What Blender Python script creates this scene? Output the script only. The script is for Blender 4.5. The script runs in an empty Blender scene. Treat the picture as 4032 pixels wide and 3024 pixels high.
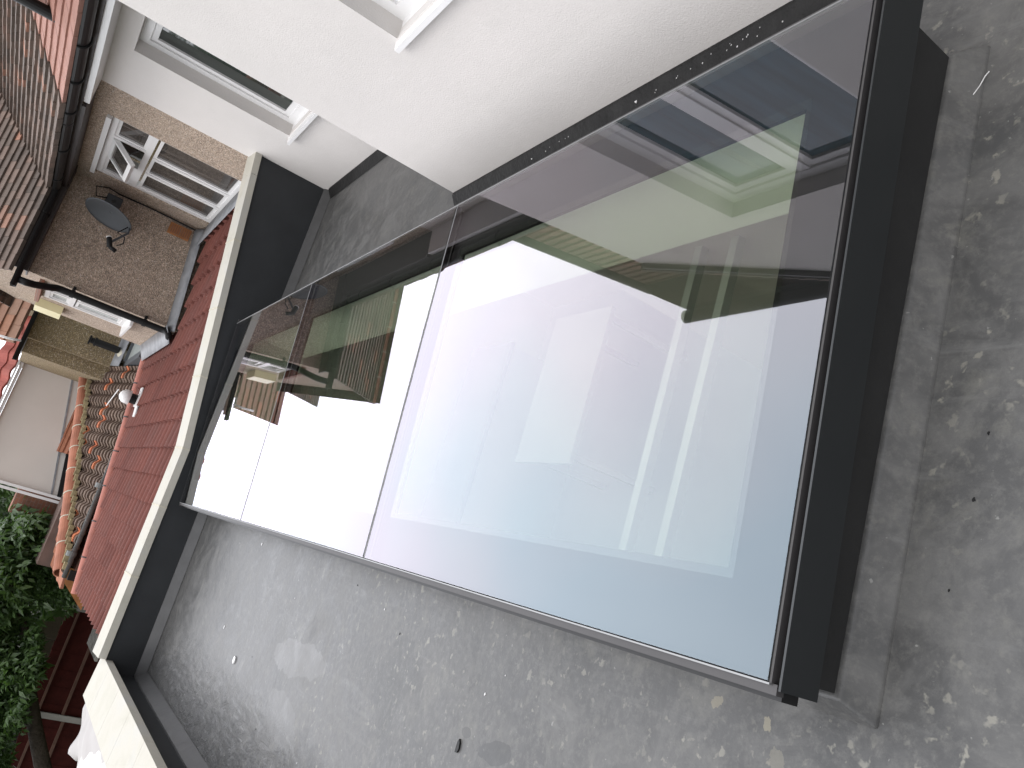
import bpy, math, random
from mathutils import Vector, Matrix
random.seed(7)
scene = bpy.context.scene
R = math.radians

# ------------------------------------------------------------------ camera
# geometry below is written with the camera's eye as origin (metres, X towards the
# house, Y along it, Z up); everything is lifted by LIFT at the end so the garden is z=0
LIFT = 4.1
cam_d = bpy.data.cameras.new('camera')
cam = bpy.data.objects.new('camera', cam_d)
scene.collection.objects.link(cam)
Rm = Matrix(((0.28152126, 0.92694602, -0.24802592),
             (-0.5272592, -0.0665272, -0.84709614),
             (-0.80171287, 0.36924952, 0.47001199)))
cam.matrix_world = Matrix.Translation((0, 0, LIFT)) @ Rm.to_4x4()
cam_d.sensor_fit = 'HORIZONTAL'; cam_d.sensor_width = 36.0
cam_d.lens = 3216.3 / 4032 * 36.0
cam_d.clip_start = 0.05; cam_d.clip_end = 2000
scene.camera = cam

# ------------------------------------------------------------------ sky and sun
w = bpy.data.worlds.new("World"); scene.world = w; w.use_nodes = True
nt = w.node_tree; nt.nodes.clear()
wo = nt.nodes.new('ShaderNodeOutputWorld')
bg = nt.nodes.new('ShaderNodeBackground')
sky = nt.nodes.new('ShaderNodeTexSky'); sky.sky_type = 'NISHITA'
sky.sun_disc = False; sky.sun_elevation = R(55); sky.sun_rotation = R(-75)
sky.dust_density = 3.0; sky.ozone_density = 1.5
# overcast: cloud layer veils the blue
tc = nt.nodes.new('ShaderNodeTexCoord')
cn = nt.nodes.new('ShaderNodeTexNoise'); cn.inputs['Scale'].default_value = 2.2; cn.inputs['Detail'].default_value = 4
cr = nt.nodes.new('ShaderNodeValToRGB')
cr.color_ramp.elements[0].position = .3; cr.color_ramp.elements[0].color = (22.5, 23.3, 25.2, 1)
cr.color_ramp.elements[1].position = .75; cr.color_ramp.elements[1].color = (28.0, 28.0, 29.0, 1)
mx = nt.nodes.new('ShaderNodeMixRGB'); mx.inputs[0].default_value = .86
nt.links.new(tc.outputs['Generated'], cn.inputs['Vector'])
nt.links.new(cn.outputs['Fac'], cr.inputs['Fac'])
nt.links.new(sky.outputs[0], mx.inputs[1]); nt.links.new(cr.outputs[0], mx.inputs[2])
# thinner, brighter cloud over the gardens (+Y) than behind the viewer
sxw = nt.nodes.new('ShaderNodeSeparateXYZ'); nt.links.new(tc.outputs['Generated'], sxw.inputs[0])
mrw = nt.nodes.new('ShaderNodeMapRange'); mrw.inputs[1].default_value = -1; mrw.inputs[2].default_value = 1
mrw.inputs[3].default_value = .55; mrw.inputs[4].default_value = 1.65; nt.links.new(sxw.outputs['Y'], mrw.inputs[0])
vmw = nt.nodes.new('ShaderNodeVectorMath'); vmw.operation = 'SCALE'
nt.links.new(mx.outputs[0], vmw.inputs[0]); nt.links.new(mrw.outputs[0], vmw.inputs['Scale'])
nt.links.new(vmw.outputs[0], bg.inputs['Color'])
bg.inputs['Strength'].default_value = 0.092
nt.links.new(bg.outputs[0], wo.inputs[0])
sd = bpy.data.lights.new('sun', 'SUN'); sd.energy = 0.9; sd.angle = R(20); sd.color = (1, .96, .9)
so = bpy.data.objects.new('sun', sd); scene.collection.objects.link(so)
az = Vector((-math.cos(R(-20)) , math.sin(R(-20)), 0)) * math.cos(R(55)); az.z = math.sin(R(55))
so.rotation_euler = az.to_track_quat('Z', 'Y').to_euler()
so.location = (-5, -5, 20)

scene.view_settings.view_transform = 'Standard'; scene.view_settings.look = 'None'
scene.view_settings.exposure = 0.0; scene.view_settings.gamma = 1.0
try:
    scene.cycles.transparent_max_bounces = 16; scene.cycles.max_bounces = 10
except Exception: pass

# ------------------------------------------------------------------ materials
class NB:
    def __init__(s, name):
        s.m = bpy.data.materials.new(name); s.m.use_nodes = True
        s.t = s.m.node_tree; s.b = s.t.nodes['Principled BSDF']; s.out = s.t.nodes['Material Output']
        s.co = s.t.nodes.new('ShaderNodeTexCoord')
    def n(s, typ, **k):
        x = s.t.nodes.new('ShaderNode' + typ)
        for a, v in k.items():
            if a in x.inputs: x.inputs[a].default_value = v
            else: setattr(x, a, v)
        return x
    def l(s, a, b): s.t.links.new(a, b)
    def vec(s, uv=False, scale=None):
        o = s.co.outputs['UV' if uv else 'Object']
        if scale:
            mp = s.n('Mapping'); mp.inputs['Scale'].default_value = scale; s.l(o, mp.inputs[0]); return mp.outputs[0]
        return o
    def noise(s, scale, detail=4, rough=.55, vec=None, dist=0):
        x = s.n('TexNoise', Scale=scale, Detail=detail, Roughness=rough, Distortion=dist)
        s.l(vec or s.vec(), x.inputs['Vector']); return x.outputs['Fac']
    def ramp(s, fac, stops):
        r = s.n('ValToRGB'); e = r.color_ramp.elements
        while len(e) < len(stops): e.new(.5)
        for i, (p, c) in enumerate(stops):
            e[i].position = p; e[i].color = (*c, 1) if len(c) == 3 else c
        s.l(fac, r.inputs['Fac']); return r.outputs['Color']
    def mix(s, fac, a, b, mode='MIX'):
        x = s.n('MixRGB', blend_type=mode)
        for i, v in ((0, fac), (1, a), (2, b)):
            if hasattr(v, 'links'): s.l(v, x.inputs[i])
            elif i == 0: x.inputs[0].default_value = v
            else: x.inputs[i].default_value = (*v, 1)
        return x.outputs[0]
    def bump(s, h, strength=.3, dist=.01, prev=None):
        b = s.n('Bump', Strength=strength, Distance=dist); s.l(h, b.inputs['Height'])
        if prev: s.l(prev, b.inputs['Normal'])
        s.l(b.outputs[0], s.b.inputs['Normal']); return b.outputs[0]
    def col(s, c): 
        if hasattr(c, 'links'): s.l(c, s.b.inputs['Base Color'])
        else: s.b.inputs['Base Color'].default_value = (*c, 1)
    def rough(s, r):
        if hasattr(r, 'links'): s.l(r, s.b.inputs['Roughness'])
        else: s.b.inputs['Roughness'].default_value = r
g3 = lambda v: (v, v, v)

def simple(name, c, rough=.5, spec=.5, var=.12, scale=3, bump=None, metallic=0):
    b = NB(name)
    n = b.noise(scale, 5)
    b.col(b.ramp(n, [(.25, tuple(x * (1 - var) for x in c)), (.75, tuple(min(1, x * (1 + var)) for x in c))]))
    b.rough(rough); b.b.inputs['Specular IOR Level'].default_value = spec
    b.b.inputs['Metallic'].default_value = metallic
    if bump: b.bump(b.noise(bump[0], 3), bump[1], bump[2])
    return b.m

def mk_render():
    b = NB('white_render')
    big = b.noise(1.1, 5, .6); mid = b.noise(7, 4)
    c = b.ramp(big, [(.3, (.52, .495, .472)), (.7, (.57, .54, .515))])
    c = b.mix(b.ramp(mid, [(.62, g3(0)), (.8, g3(.25))]), c, (.46, .44, .42))
    b.col(c); b.rough(.85); b.b.inputs['Specular IOR Level'].default_value = .2
    n1 = b.bump(b.noise(120, 4, .65), .42, .004)
    b.bump(b.noise(7, 4, .55), .15, .012, n1)
    return b.m
M = {}
M['render'] = mk_render()
M['upvc'] = simple('white_upvc', (.64, .63, .62), .3, .5, .03)

PATCHES = [
    (-.54, 3.95, .13, .55, 6, (.135, .134, .131), .6), (-.80, 3.9, .14, .38, -10, (.125, .124, .121), .5),
    (-.43, 2.16, .055, .14, 12, (.045, .046, .046), .7, .04), (-.42, 2.33, .028, .05, 0, (.05, .05, .05), .6, .05),
    (-.075, 1.36, .028, .050, 20, (.21, .19, .14), .6, .3, 45, .6), (-.085, 1.22, .035, .030, 0, (.22, .20, .145), .65, .3, 40, .6), (-.15, 1.18, .06, .05, 0, (.16, .15, .12), .5, .3, 40, .6),
    (.95, .72, .16, .10, 30, (.20, .19, .155), .5, .3, 14, .5), (.25, .60, .22, .12, -20, (.18, .172, .145), .45, .3, 12, .5),
    (-.35, .9, .25, .14, 15, (.17, .165, .145), .45, .3, 12, .5), (-.9, 2.6, .12, .35, 0, (.06, .06, .06), .5, .2, 6),
]
def mk_roof(spots=1.0):
    b = NB('grey_roof_membrane')
    pos = b.vec()
    big = b.noise(.9, 5, .6, dist=.6); mid = b.noise(4.5, 6, .65, dist=1.2); fine = None
    c = b.ramp(big, [(.3, (.050, .050, .049)), (.7, (.080, .079, .077))])
    c = b.mix(b.ramp(mid, [(.45, g3(0)), (.62, g3(.55))]), c, (.118, .116, .111))
    # brushed streaks, running along the length of the roof
    st = b.noise(6, 5, .7, b.vec(scale=(2.2, .35, 1)), .8)
    c = b.mix(b.ramp(st, [(.56, g3(0)), (.75, g3(.45))]), c, (.15, .149, .145))
    # dark water stain patches
    v2 = b.noise(1.7, 3, .5, b.vec(scale=(1, .8, 1)), 1.5)
    c = b.mix(b.ramp(v2, [(.63, g3(0)), (.66, g3(.5))]), c, (.056, .057, .057))
    # pale dusty spots, thicker towards the near end
    sx = b.n('SeparateXYZ'); b.l(pos, sx.inputs[0])
    mr = b.n('MapRange'); mr.inputs[1].default_value = 2.3; mr.inputs[2].default_value = .5
    mr.inputs[3].default_value = 0; mr.inputs[4].default_value = spots; b.l(sx.outputs['Y'], mr.inputs[0])
    sp = b.noise(30, 3, .55, dist=.15); sp2 = b.noise(3.0, 4, .7)
    mu = b.n('Math', operation='MULTIPLY'); b.l(b.ramp(sp, [(.60, g3(0)), (.67, g3(.9))]), mu.inputs[0]); b.l(b.ramp(sp2, [(.42, g3(.05)), (.62, g3(1))]), mu.inputs[1])
    mu2 = b.n('Math', operation='MULTIPLY'); b.l(mu.outputs[0], mu2.inputs[0]); b.l(mr.outputs[0], mu2.inputs[1])
    c = b.mix(mu2.outputs[0], c, (.20, .192, .163))
    fm = b.noise(42, 6, .75)
    c = b.mix(b.ramp(fm, [(.48, g3(0)), (.70, g3(.5))]), c, (.135, .132, .122))
    fm2 = b.noise(24, 6, .75, b.vec(scale=(1, .7, 1)))
    c = b.mix(b.ramp(fm2, [(.30, g3(.28)), (.46, g3(0))]), c, (.042, .042, .042))
    dm = b.noise(8.5, 6, .7, dist=.3)
    c = b.mix(b.ramp(dm, [(.55, g3(0)), (.72, g3(.45))]), c, (.15, .146, .128))
    sp3 = b.noise(45, 3, .5)
    c = b.mix(b.ramp(sp3, [(.70, g3(0)), (.74, g3(.4))]), c, (.3, .3, .28))
    def patch(cx, cy, rx, ry, rot, colr, amt, ed=.12, ns=9, nd=.35):
        global_c = c
        mp = b.n('Mapping', vector_type='TEXTURE'); mp.inputs['Location'].default_value = (cx - OX, cy - OY, -1.5 - OZ); mp.inputs['Rotation'].default_value = (0, 0, R(rot)); mp.inputs['Scale'].default_value = (rx, ry, 1)
        b.l(pos, mp.inputs[0]); le = b.n('VectorMath', operation='LENGTH')
        fl_ = b.n('VectorMath', operation='MULTIPLY'); fl_.inputs[1].default_value = (1, 1, 0); b.l(mp.outputs[0], fl_.inputs[0]); b.l(fl_.outputs[0], le.inputs[0])
        ad = b.n('Math', operation='MULTIPLY_ADD'); b.l(b.noise(ns, 4, .6), ad.inputs[0]); ad.inputs[1].default_value = nd * 2; b.l(le.outputs['Value'], ad.inputs[2])
        return b.mix(b.ramp(ad.outputs[0], [(min(.98, .75 + nd - ed), g3(amt)), (min(1, .75 + nd), g3(0))]), c, colr)
    OX, OY, OZ = 0, 3, -4.1
    for a_ in PATCHES: c = patch(*a_)
    b.col(c)
    b.rough(b.ramp(mid, [(.3, g3(.33)), (.7, g3(.5))]))
    b.b.inputs['Specular IOR Level'].default_value = .33
    # wrinkles near the parapets
    my = b.n('MapRange'); my.inputs[1].default_value = 5.3; my.inputs[2].default_value = 6.6; b.l(sx.outputs['Y'], my.inputs[0])
    mxx = b.n('MapRange'); mxx.inputs[1].default_value = -.75; mxx.inputs[2].default_value = -1.2; b.l(sx.outputs['X'], mxx.inputs[0])
    mm = b.n('Math', operation='MAXIMUM'); b.l(my.outputs[0], mm.inputs[0]); b.l(mxx.outputs[0], mm.inputs[1])
    wr = b.noise(13, 6, .7, b.vec(scale=(1.5, .6, 1)), 1.4)
    m3 = b.n('Math', operation='MULTIPLY'); b.l(wr, m3.inputs[0]); b.l(mm.outputs[0], m3.inputs[1])
    n1 = b.bump(m3.outputs[0], .9, .035)
    n2 = b.bump(b.noise(26, 5, .65), .22, .006, n1)
    b.bump(b.noise(2.6, 4, .5), .35, .03, n2)
    return b.m
M['roof'] = mk_roof(); M['filroof'] = mk_roof(.25)
M['fillet'] = simple('grey_fillet_trim', (.062, .062, .062), .5, .5, .18, 9, (22, .3, .006))
M['kerbf'] = simple('membrane_fillet', (.058, .057, .056), .45, .5, .25, 5, (24, .3, .006))
M['parapet'] = simple('anthracite_parapet_coating', (.022, .024, .026), .55, .4, .2, 5, (60, .15, .003))
M['anthracite'] = simple('anthracite_aluminium', (.0135, .0155, .0165), .38, .5, .08, 3)
M['kerb'] = simple('dark_kerb_membrane', (.0175, .0175, .017), .6, .4, .2, 6, (40, .25, .004))
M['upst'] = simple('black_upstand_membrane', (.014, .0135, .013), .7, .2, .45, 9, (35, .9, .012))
M['seal'] = simple('dark_seal', (.045, .042, .042), .6, .5, .1)
M['blackseal'] = simple('black_seal', (.008, .008, .008), .5, .4, .1)
M['silver'] = simple('silver_edge', (.25, .25, .25), .45, .5, .05, metallic=.6)
M['lead'] = simple('lead_flashing', (.21, .215, .225), .55, .4, .3, 8, (14, .5, .015))
M['black'] = simple('black_plastic', (.008, .008, .008), .45, .2, .15)
M['greyplastic'] = simple('grey_dish_metal', (.055, .06, .065), .5, .4, .1)
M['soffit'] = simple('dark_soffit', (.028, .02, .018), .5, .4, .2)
M['cast'] = simple('grey_cast_gutter', (.13, .135, .13), .6, .4, .3, 9, (30, .3, .004))

def mk_coping():
    b = NB('cream_coping_stone')
    n = b.noise(3.5, 6, .65, dist=.5); f = b.noise(40, 4)
    c = b.ramp(n, [(.25, (.37, .355, .295)), (.5, (.41, .39, .335)), (.8, (.385, .38, .355))])
    st = b.noise(6, 5, .6, b.vec(scale=(1.2, 1.2, .3)))
    c = b.mix(b.ramp(st, [(.58, g3(0)), (.8, g3(.3))]), c, (.25, .24, .195))
    c = b.mix(b.ramp(f, [(.66, g3(0)), (.74, g3(.15))]), c, (.25, .24, .2))
    b.col(c); b.rough(.8); b.bump(b.noise(60, 4), .25, .003)
    return b.m
M['coping'] = mk_coping()
M['mortar'] = simple('pale_mortar', (.45, .42, .34), .9, .2, .15, 30, (60, .4, .004))

def mk_tile(name, cols, tint_scale=1.0, mossy=None, rough=.75):
    b = NB(name)
    fl = b.n('VectorMath', operation='FLOOR'); b.l(b.vec(True), fl.inputs[0])
    wn = b.n('TexWhiteNoise'); wn.noise_dimensions = '3D'; b.l(fl.outputs[0], wn.inputs['Vector'])
    k = len(cols)
    r = b.ramp(wn.outputs['Value'], [(p, c) for p, c in cols])
    n = b.noise(18, 5, .7)
    c = b.mix(b.ramp(n, [(.3, g3(.0)), (.75, g3(.35))]), r, tuple(x * .55 for x in cols[0][1]))
    if mossy:
        mm = b.noise(2.3, 5, .65)
        c = b.mix(b.ramp(mm, [(.5, g3(0)), (.68, g3(.6))]), c, mossy)
    sp = b.noise(90, 2)
    c = b.mix(b.ramp(sp, [(.68, g3(0)), (.75, g3(.35))]), c, (.5, .45, .4))
    b.col(c); b.rough(rough); b.b.inputs['Specular IOR Level'].default_value = .12
    b.bump(b.noise(70, 4), .4, .004)
    return b.m
M['redtile'] = mk_tile('red_concrete_tile', [(0, (.125, .046, .037)), (.5, (.165, .060, .047)), (1, (.145, .060, .050))], mossy=(.115, .052, .043))
M['newtile'] = mk_tile('new_pink_clay_tile', [(0, (.28, .145, .11)), (.5, (.32, .17, .135)), (1, (.25, .13, .10))])
M['oldtile'] = mk_tile('old_brown_clay_tile', [(0, (.10, .080, .068)), (.45, (.14, .108, .09)), (.93, (.19, .135, .11)), (.98, (.32, .17, .12)), (1, (.32, .16, .11))])
M['pantile'] = mk_tile('weathered_pantile', [(0, (.115, .08, .062)), (.5, (.15, .105, .08)), (.90, (.19, .13, .10)), (.915, (.52, .17, .08)), (.97, (.5, .16, .08)), (1, (.34, .2, .12))], mossy=(.09, .07, .05))
M['orangetile'] = mk_tile('orange_clay_tile', [(0, (.26, .105, .06)), (.5, (.32, .13, .075)), (1, (.22, .095, .065))])
M['browntile'] = mk_tile('brown_orange_tile', [(0, (.17, .10, .07)), (.4, (.24, .12, .075)), (.7, (.19, .12, .085)), (1, (.33, .14, .085))])
M['farred'] = mk_tile('far_red_tile', [(0, (.28, .075, .06)), (.5, (.34, .10, .08)), (1, (.3, .11, .09))])
for k_ in ('redtile', 'newtile', 'oldtile', 'pantile', 'orangetile', 'farred'):
    for nd in M[k_].node_tree.nodes:
        if nd.type == 'VALTORGB' and nd.inputs['Fac'].is_linked and nd.inputs['Fac'].links[0].from_node.type == 'TEX_WHITE_NOISE' and k_ == 'pantile':
            nd.color_ramp.interpolation = 'CONSTANT'
M['terracotta'] = simple('terracotta_ridge', (.33, .13, .10), .75, .3, .22, 5, (50, .3, .004))
M['terracotta_old'] = simple('aged_terracotta_ridge', (.29, .115, .07), .8, .3, .35, 3.5, (30, .4, .006))

def mk_pebble(name, base, moss=None):
    b = NB(name)
    vo = b.n('TexVoronoi', Scale=115.0); b.l(b.vec(), vo.inputs['Vector'])
    sp = b.n('SeparateColor'); b.l(vo.outputs['Color'], sp.inputs[0])
    c = b.ramp(sp.outputs[0], [(0, tuple(x * .32 for x in base)), (.35, tuple(x * .8 for x in base)), (.75, base), (.9, tuple(min(1, x * 1.55) for x in base)), (1, (.62, .56, .5))])
    n = b.noise(26, 5, .75)
    c = b.mix(b.ramp(n, [(.36, g3(.5)), (.62, g3(0))]), c, tuple(x * .4 for x in base))
    big = b.noise(1.3, 4)
    c = b.mix(b.ramp(big, [(.4, g3(0)), (.75, g3(.3))]), c, moss or tuple(x * .75 for x in base))
    b.col(c); b.rough(.9)
    b.bump(vo.outputs['Distance'], .9, .012)
    return b.m
M['pebble'] = mk_pebble('pebbledash', (.50, .39, .30))
M['pebbleold'] = mk_pebble('mossy_pebbledash', (.30, .225, .125), (.20, .16, .07))
M['concrete'] = simple('weathered_concrete', (.27, .26, .24), .85, .3, .25, 4, (40, .4, .006))
M['cream'] = simple('cream_felt_render', (.55, .51, .465), .85, .3, .06, 1.3, (60, .25, .004))
M['maroon'] = simple('maroon_fence_stain', (.042, .008, .006), .8, .12, .35, 6, (12, .3, .006))
M['railwood'] = simple('faded_rail_wood', (.10, .055, .04), .8, .3, .3, 8)
M['timber'] = simple('grey_timber', (.19, .18, .16), .85, .3, .3, 5, (20, .4, .006))
M['orangewood'] = simple('orange_brown_board', (.33, .14, .05), .75, .3, .4, 5, (20, .3, .005))
M['bark'] = simple('tree_bark', (.045, .036, .028), .9, .2, .4, 8, (18, .9, .03))
M['paleyellow'] = simple('pale_yellow_plastic', (.66, .60, .36), .4, .5, .05)
M['brick'] = None
def mk_brick():
    b = NB('red_brick')
    br = b.n('TexBrick', Scale=4.4); br.inputs['Color1'].default_value = (.26, .10, .06, 1); br.inputs['Color2'].default_value = (.2, .09, .06, 1)
    br.inputs['Mortar'].default_value = (.2, .18, .15, 1); br.inputs['Mortar Size'].default_value = .012
    mp = b.n('Mapping'); mp.inputs['Rotation'].default_value = (R(90), 0, 0); b.l(b.vec(), mp.inputs[0]); b.l(mp.outputs[0], br.inputs['Vector'])
    b.col(b.mix(b.ramp(b.noise(5, 5), [(.4, g3(0)), (.8, g3(.5))]), br.outputs['Color'], (.14, .08, .05))); b.rough(.9)
    return b.m
M['brick'] = mk_brick()
def mk_grass():
    b = NB('garden_grass')
    b.col(b.ramp(b.noise(3, 6, .7), [(.3, (.02, .035, .012)), (.7, (.05, .075, .02))])); b.rough(.9)
    b.bump(b.noise(30, 5), .8, .03); return b.m
M['grass'] = mk_grass()
def mk_leaf(name, a, c):
    b = NB(name)
    oi = b.noise(2.2, 3); 
    b.col(b.mix(b.ramp(b.noise(9, 3), [(.35, g3(0)), (.7, g3(1))]), a, c)); b.rough(.45)
    tr = b.n('BsdfTranslucent'); tr.inputs['Color'].default_value = (c[0] * 1.3, c[1] * 1.5, c[2], 1)
    ms = b.n('MixShader'); ms.inputs[0].default_value = .3
    b.l(b.b.outputs[0], ms.inputs[1]); b.l(tr.outputs[0], ms.inputs[2]); b.l(ms.outputs[0], b.out.inputs[0])
    return b.m
M['leaf'] = mk_leaf('green_leaf', (.03, .06, .017), (.072, .125, .032))
M['leafdark'] = mk_leaf('dark_leaf', (.022, .045, .014), (.045, .08, .024))
def mk_pane(name, c, var=0):
    b = NB(name)
    st = b.noise(2.0, 3, .5, b.vec(scale=(9, 9, .8)))
    b.col(b.ramp(st, [(.35, tuple(x * .6 for x in c)), (.7, tuple(x * 1.4 for x in c))]))
    b.rough(.03); b.b.inputs['Specular IOR Level'].default_value = .6
    return b.m
M['pane'] = mk_pane('window_pane_dark', (.030, .036, .032))
M['paneblind'] = mk_pane('window_pane_blind', (.065, .058, .052))
M['paneblue'] = mk_pane('window_pane_blue', (.028, .065, .085))
M['panelight'] = mk_pane('window_pane_curtain', (.38, .40, .38))

def mk_glass(name, f0, f1, pw, tint, glosscol, hz=.9):
    b = NB(name); b.t.nodes.remove(b.b)
    lw = b.n('LayerWeight', Blend=.5)
    p = b.n('Math', operation='POWER'); b.l(lw.outputs['Facing'], p.inputs[0]); p.inputs[1].default_value = pw
    ma = b.n('MapRange'); ma.inputs[3].default_value = f0; ma.inputs[4].default_value = f1; b.l(p.outputs[0], ma.inputs[0])
    tr = b.n('BsdfTransparent'); tr.inputs[0].default_value = (*tint, 1)
    gl = b.n('BsdfGlossy', Roughness=0.0); gl.inputs['Color'].default_value = (*glosscol, 1)
    # patchy coating tint
    sy = b.n('SeparateXYZ'); b.l(b.vec(), sy.inputs[0])
    m1 = b.n('MapRange'); m1.inputs[1].default_value = -3.0; m1.inputs[2].default_value = -1.4; m1.inputs[3].default_value = -.05; m1.inputs[4].default_value = .12; b.l(sy.outputs['Y'], m1.inputs[0])
    m2 = b.n('Math', operation='ADD'); b.l(b.noise(.8, 2, .4), m2.inputs[0]); b.l(m1.outputs[0], m2.inputs[1])
    rn = b.ramp(m2.outputs[0], [(.34, (.76, .90, 1.0)), (.48, (.90, .93, 1.0)), (.62, (.98, .92, 1.0))]); b.l(rn, gl.inputs['Color'])
    ms = b.n('MixShader'); b.l(ma.outputs[0], ms.inputs[0]); b.l(tr.outputs[0], ms.inputs[1]); b.l(gl.outputs[0], ms.inputs[2])
    b.l(ms.outputs[0], b.out.inputs[0]); return b.m
M['glass'] = mk_glass('coated_skylight_glass', .145, .95, 3.5, (.78, .79, .735), (1, 1, 1))
M['glass2'] = mk_glass('inner_skylight_glass', .06, .5, 4.2, (.87, .91, .85), (1, 1, 1), 1.3)
M['frit'] = simple('black_glass_border', (.006, .006, .008), .5, .2, .05)
M['roomwall'] = simple('pale_room_wall', (.66, .70, .62), .8, .3, .03)
M['roomfloor'] = simple('grey_floor_tile', (.42, .45, .44), .5, .4, .1, 1.5)
M['furniture'] = simple('white_furniture', (.58, .60, .58), .5, .4, .03)
M['cloth'] = simple('pale_plastic_sheet', (.27, .25, .235), .55, .5, .05, 4)
M['roomdark'] = simple('grey_furniture', (.18, .2, .22), .6, .4, .1)

# ------------------------------------------------------------------ mesh helpers
class MB:
    def __init__(s): s.v = []; s.f = []; s.uv = []; s.smooth = False
    def face(s, pts, uv=None):
        i = len(s.v); s.v += [tuple(p) for p in pts]; s.f.append(tuple(range(i, i + len(pts)))); s.uv.append(uv)
    def hexa(s, c):   # 8 corners: bottom ring 0-3, top ring 4-7
        for q in ((0, 3, 2, 1), (4, 5, 6, 7), (0, 1, 5, 4), (1, 2, 6, 5), (2, 3, 7, 6), (3, 0, 4, 7)):
            s.face([c[k] for k in q])
    def box(s, a, b):
        (x0, y0, z0), (x1, y1, z1) = a, b
        s.hexa([(x0, y0, z0), (x1, y0, z0), (x1, y1, z0), (x0, y1, z0), (x0, y0, z1), (x1, y0, z1), (x1, y1, z1), (x0, y1, z1)])
    def fbox(s, f, u0, u1, v0, v1, w0, w1):
        s.hexa([f(u0, v0, w0), f(u1, v0, w0), f(u1, v0, w1), f(u0, v0, w1), f(u0, v1, w0), f(u1, v1, w0), f(u1, v1, w1), f(u0, v1, w1)])
    def prism(s, pts, off):   # pts: planar polygon, off: extrusion vector
        o = Vector(off); a = [Vector(p) for p in pts]; b = [p + o for p in a]
        s.face(a); s.face(b[::-1]); n = len(a)
        for i in range(n): s.face([a[i], b[i], b[(i + 1) % n], a[(i + 1) % n]])
    def tube(s, path, r, n=10, caps=True):
        P = [Vector(p) for p in path]; rs = r if isinstance(r, (list, tuple)) else [r] * len(P)
        rings = []; up = None
        for i, p in enumerate(P):
            d = (P[min(i + 1, len(P) - 1)] - P[max(i - 1, 0)]).normalized()
            if up is None: up = Vector((0, 0, 1)) if abs(d.z) < .9 else Vector((1, 0, 0))
            a = d.cross(up).normalized(); b2 = a.cross(d).normalized(); up = b2
            rings.append([p + (a * math.cos(2 * math.pi * k / n) + b2 * math.sin(2 * math.pi * k / n)) * rs[i] for k in range(n)])
        base = len(s.v)
        for rg in rings: s.v += [tuple(q) for q in rg]
        for i in range(len(rings) - 1):
            for k in range(n):
                k2 = (k + 1) % n
                s.f.append((base + i * n + k, base + i * n + k2, base + (i + 1) * n + k2, base + (i + 1) * n + k)); s.uv.append(None)
        if caps:
            s.f.append(tuple(base + k for k in range(n))[::-1]); s.uv.append(None)
            s.f.append(tuple(base + (len(rings) - 1) * n + k for k in range(n))); s.uv.append(None)
    def half_pipe(s, p0, p1, r, th=.004, n=10, flip=False):   # open-topped gutter
        p0, p1 = Vector(p0), Vector(p1); d = (p1 - p0).normalized(); a = d.cross(Vector((0, 0, 1))).normalized(); z = a.cross(d).normalized()
        prof = [(math.cos(math.pi + math.pi * k / n) * r, math.sin(math.pi + math.pi * k / n) * r) for k in range(n + 1)]
        inner = [(x * (1 - th / r), y * (1 - th / r)) for x, y in prof]
        loop = prof + inner[::-1]
        s.prism([p0 + a * x + z * y for x, y in loop], p1 - p0)
    def build(s, name, mat, parent=None, smooth=False, base=None):
        b = base or (BASE.get(parent.name, (0, 0, 0)) if parent else (0, 0, 0))
        me = bpy.data.meshes.new(name)
        me.from_pydata([(x - b[0], y - b[1], z - b[2]) for x, y, z in s.v], [], s.f)
        if any(u for u in s.uv):
            ul = me.uv_layers.new(name='UVMap'); li = 0
            for p, u in zip(me.polygons, s.uv):
                for k, l in enumerate(p.loop_indices): ul.data[l].uv = u[k] if u else (0, 0)
        me.materials.append(M[mat] if isinstance(mat, str) else mat)
        if smooth or s.smooth:
            for p in me.polygons: p.use_smooth = True
        me.update()
        o = bpy.data.objects.new(name, me); scene.collection.objects.link(o)
        if parent: o.parent = parent; BASE[o.name] = b
        else: o.location = b; BASE[o.name] = b
        return o
BASE = {}
def thing(name, label, cat, base=(0, 0, 0), group=None):
    o = bpy.data.objects.new(name, None); scene.collection.objects.link(o); o.location = base; BASE[o.name] = base
    o.empty_display_size = .1
    o['label'] = label; o['category'] = cat
    if group: o['group'] = group
    return o
def tag(o, label, cat, group=None):
    o['label'] = label; o['category'] = cat
    if group: o['group'] = group
    return o
def bevel(o, wd=.004, seg=2):
    m = o.modifiers.new('bevel', 'BEVEL'); m.width = wd; m.segments = seg; m.limit_method = 'ANGLE'
    w2 = o.modifiers.new('wn', 'WEIGHTED_NORMAL') if False else None
    return o

FX = lambda x0: (lambda u, v, w: (x0 + w, u, v))      # wall facing -X : u=y v=z w=depth inwards
FY = lambda y0: (lambda u, v, w: (u, y0 + w, v))      # wall facing -Y : u=x v=z w=depth inwards

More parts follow.
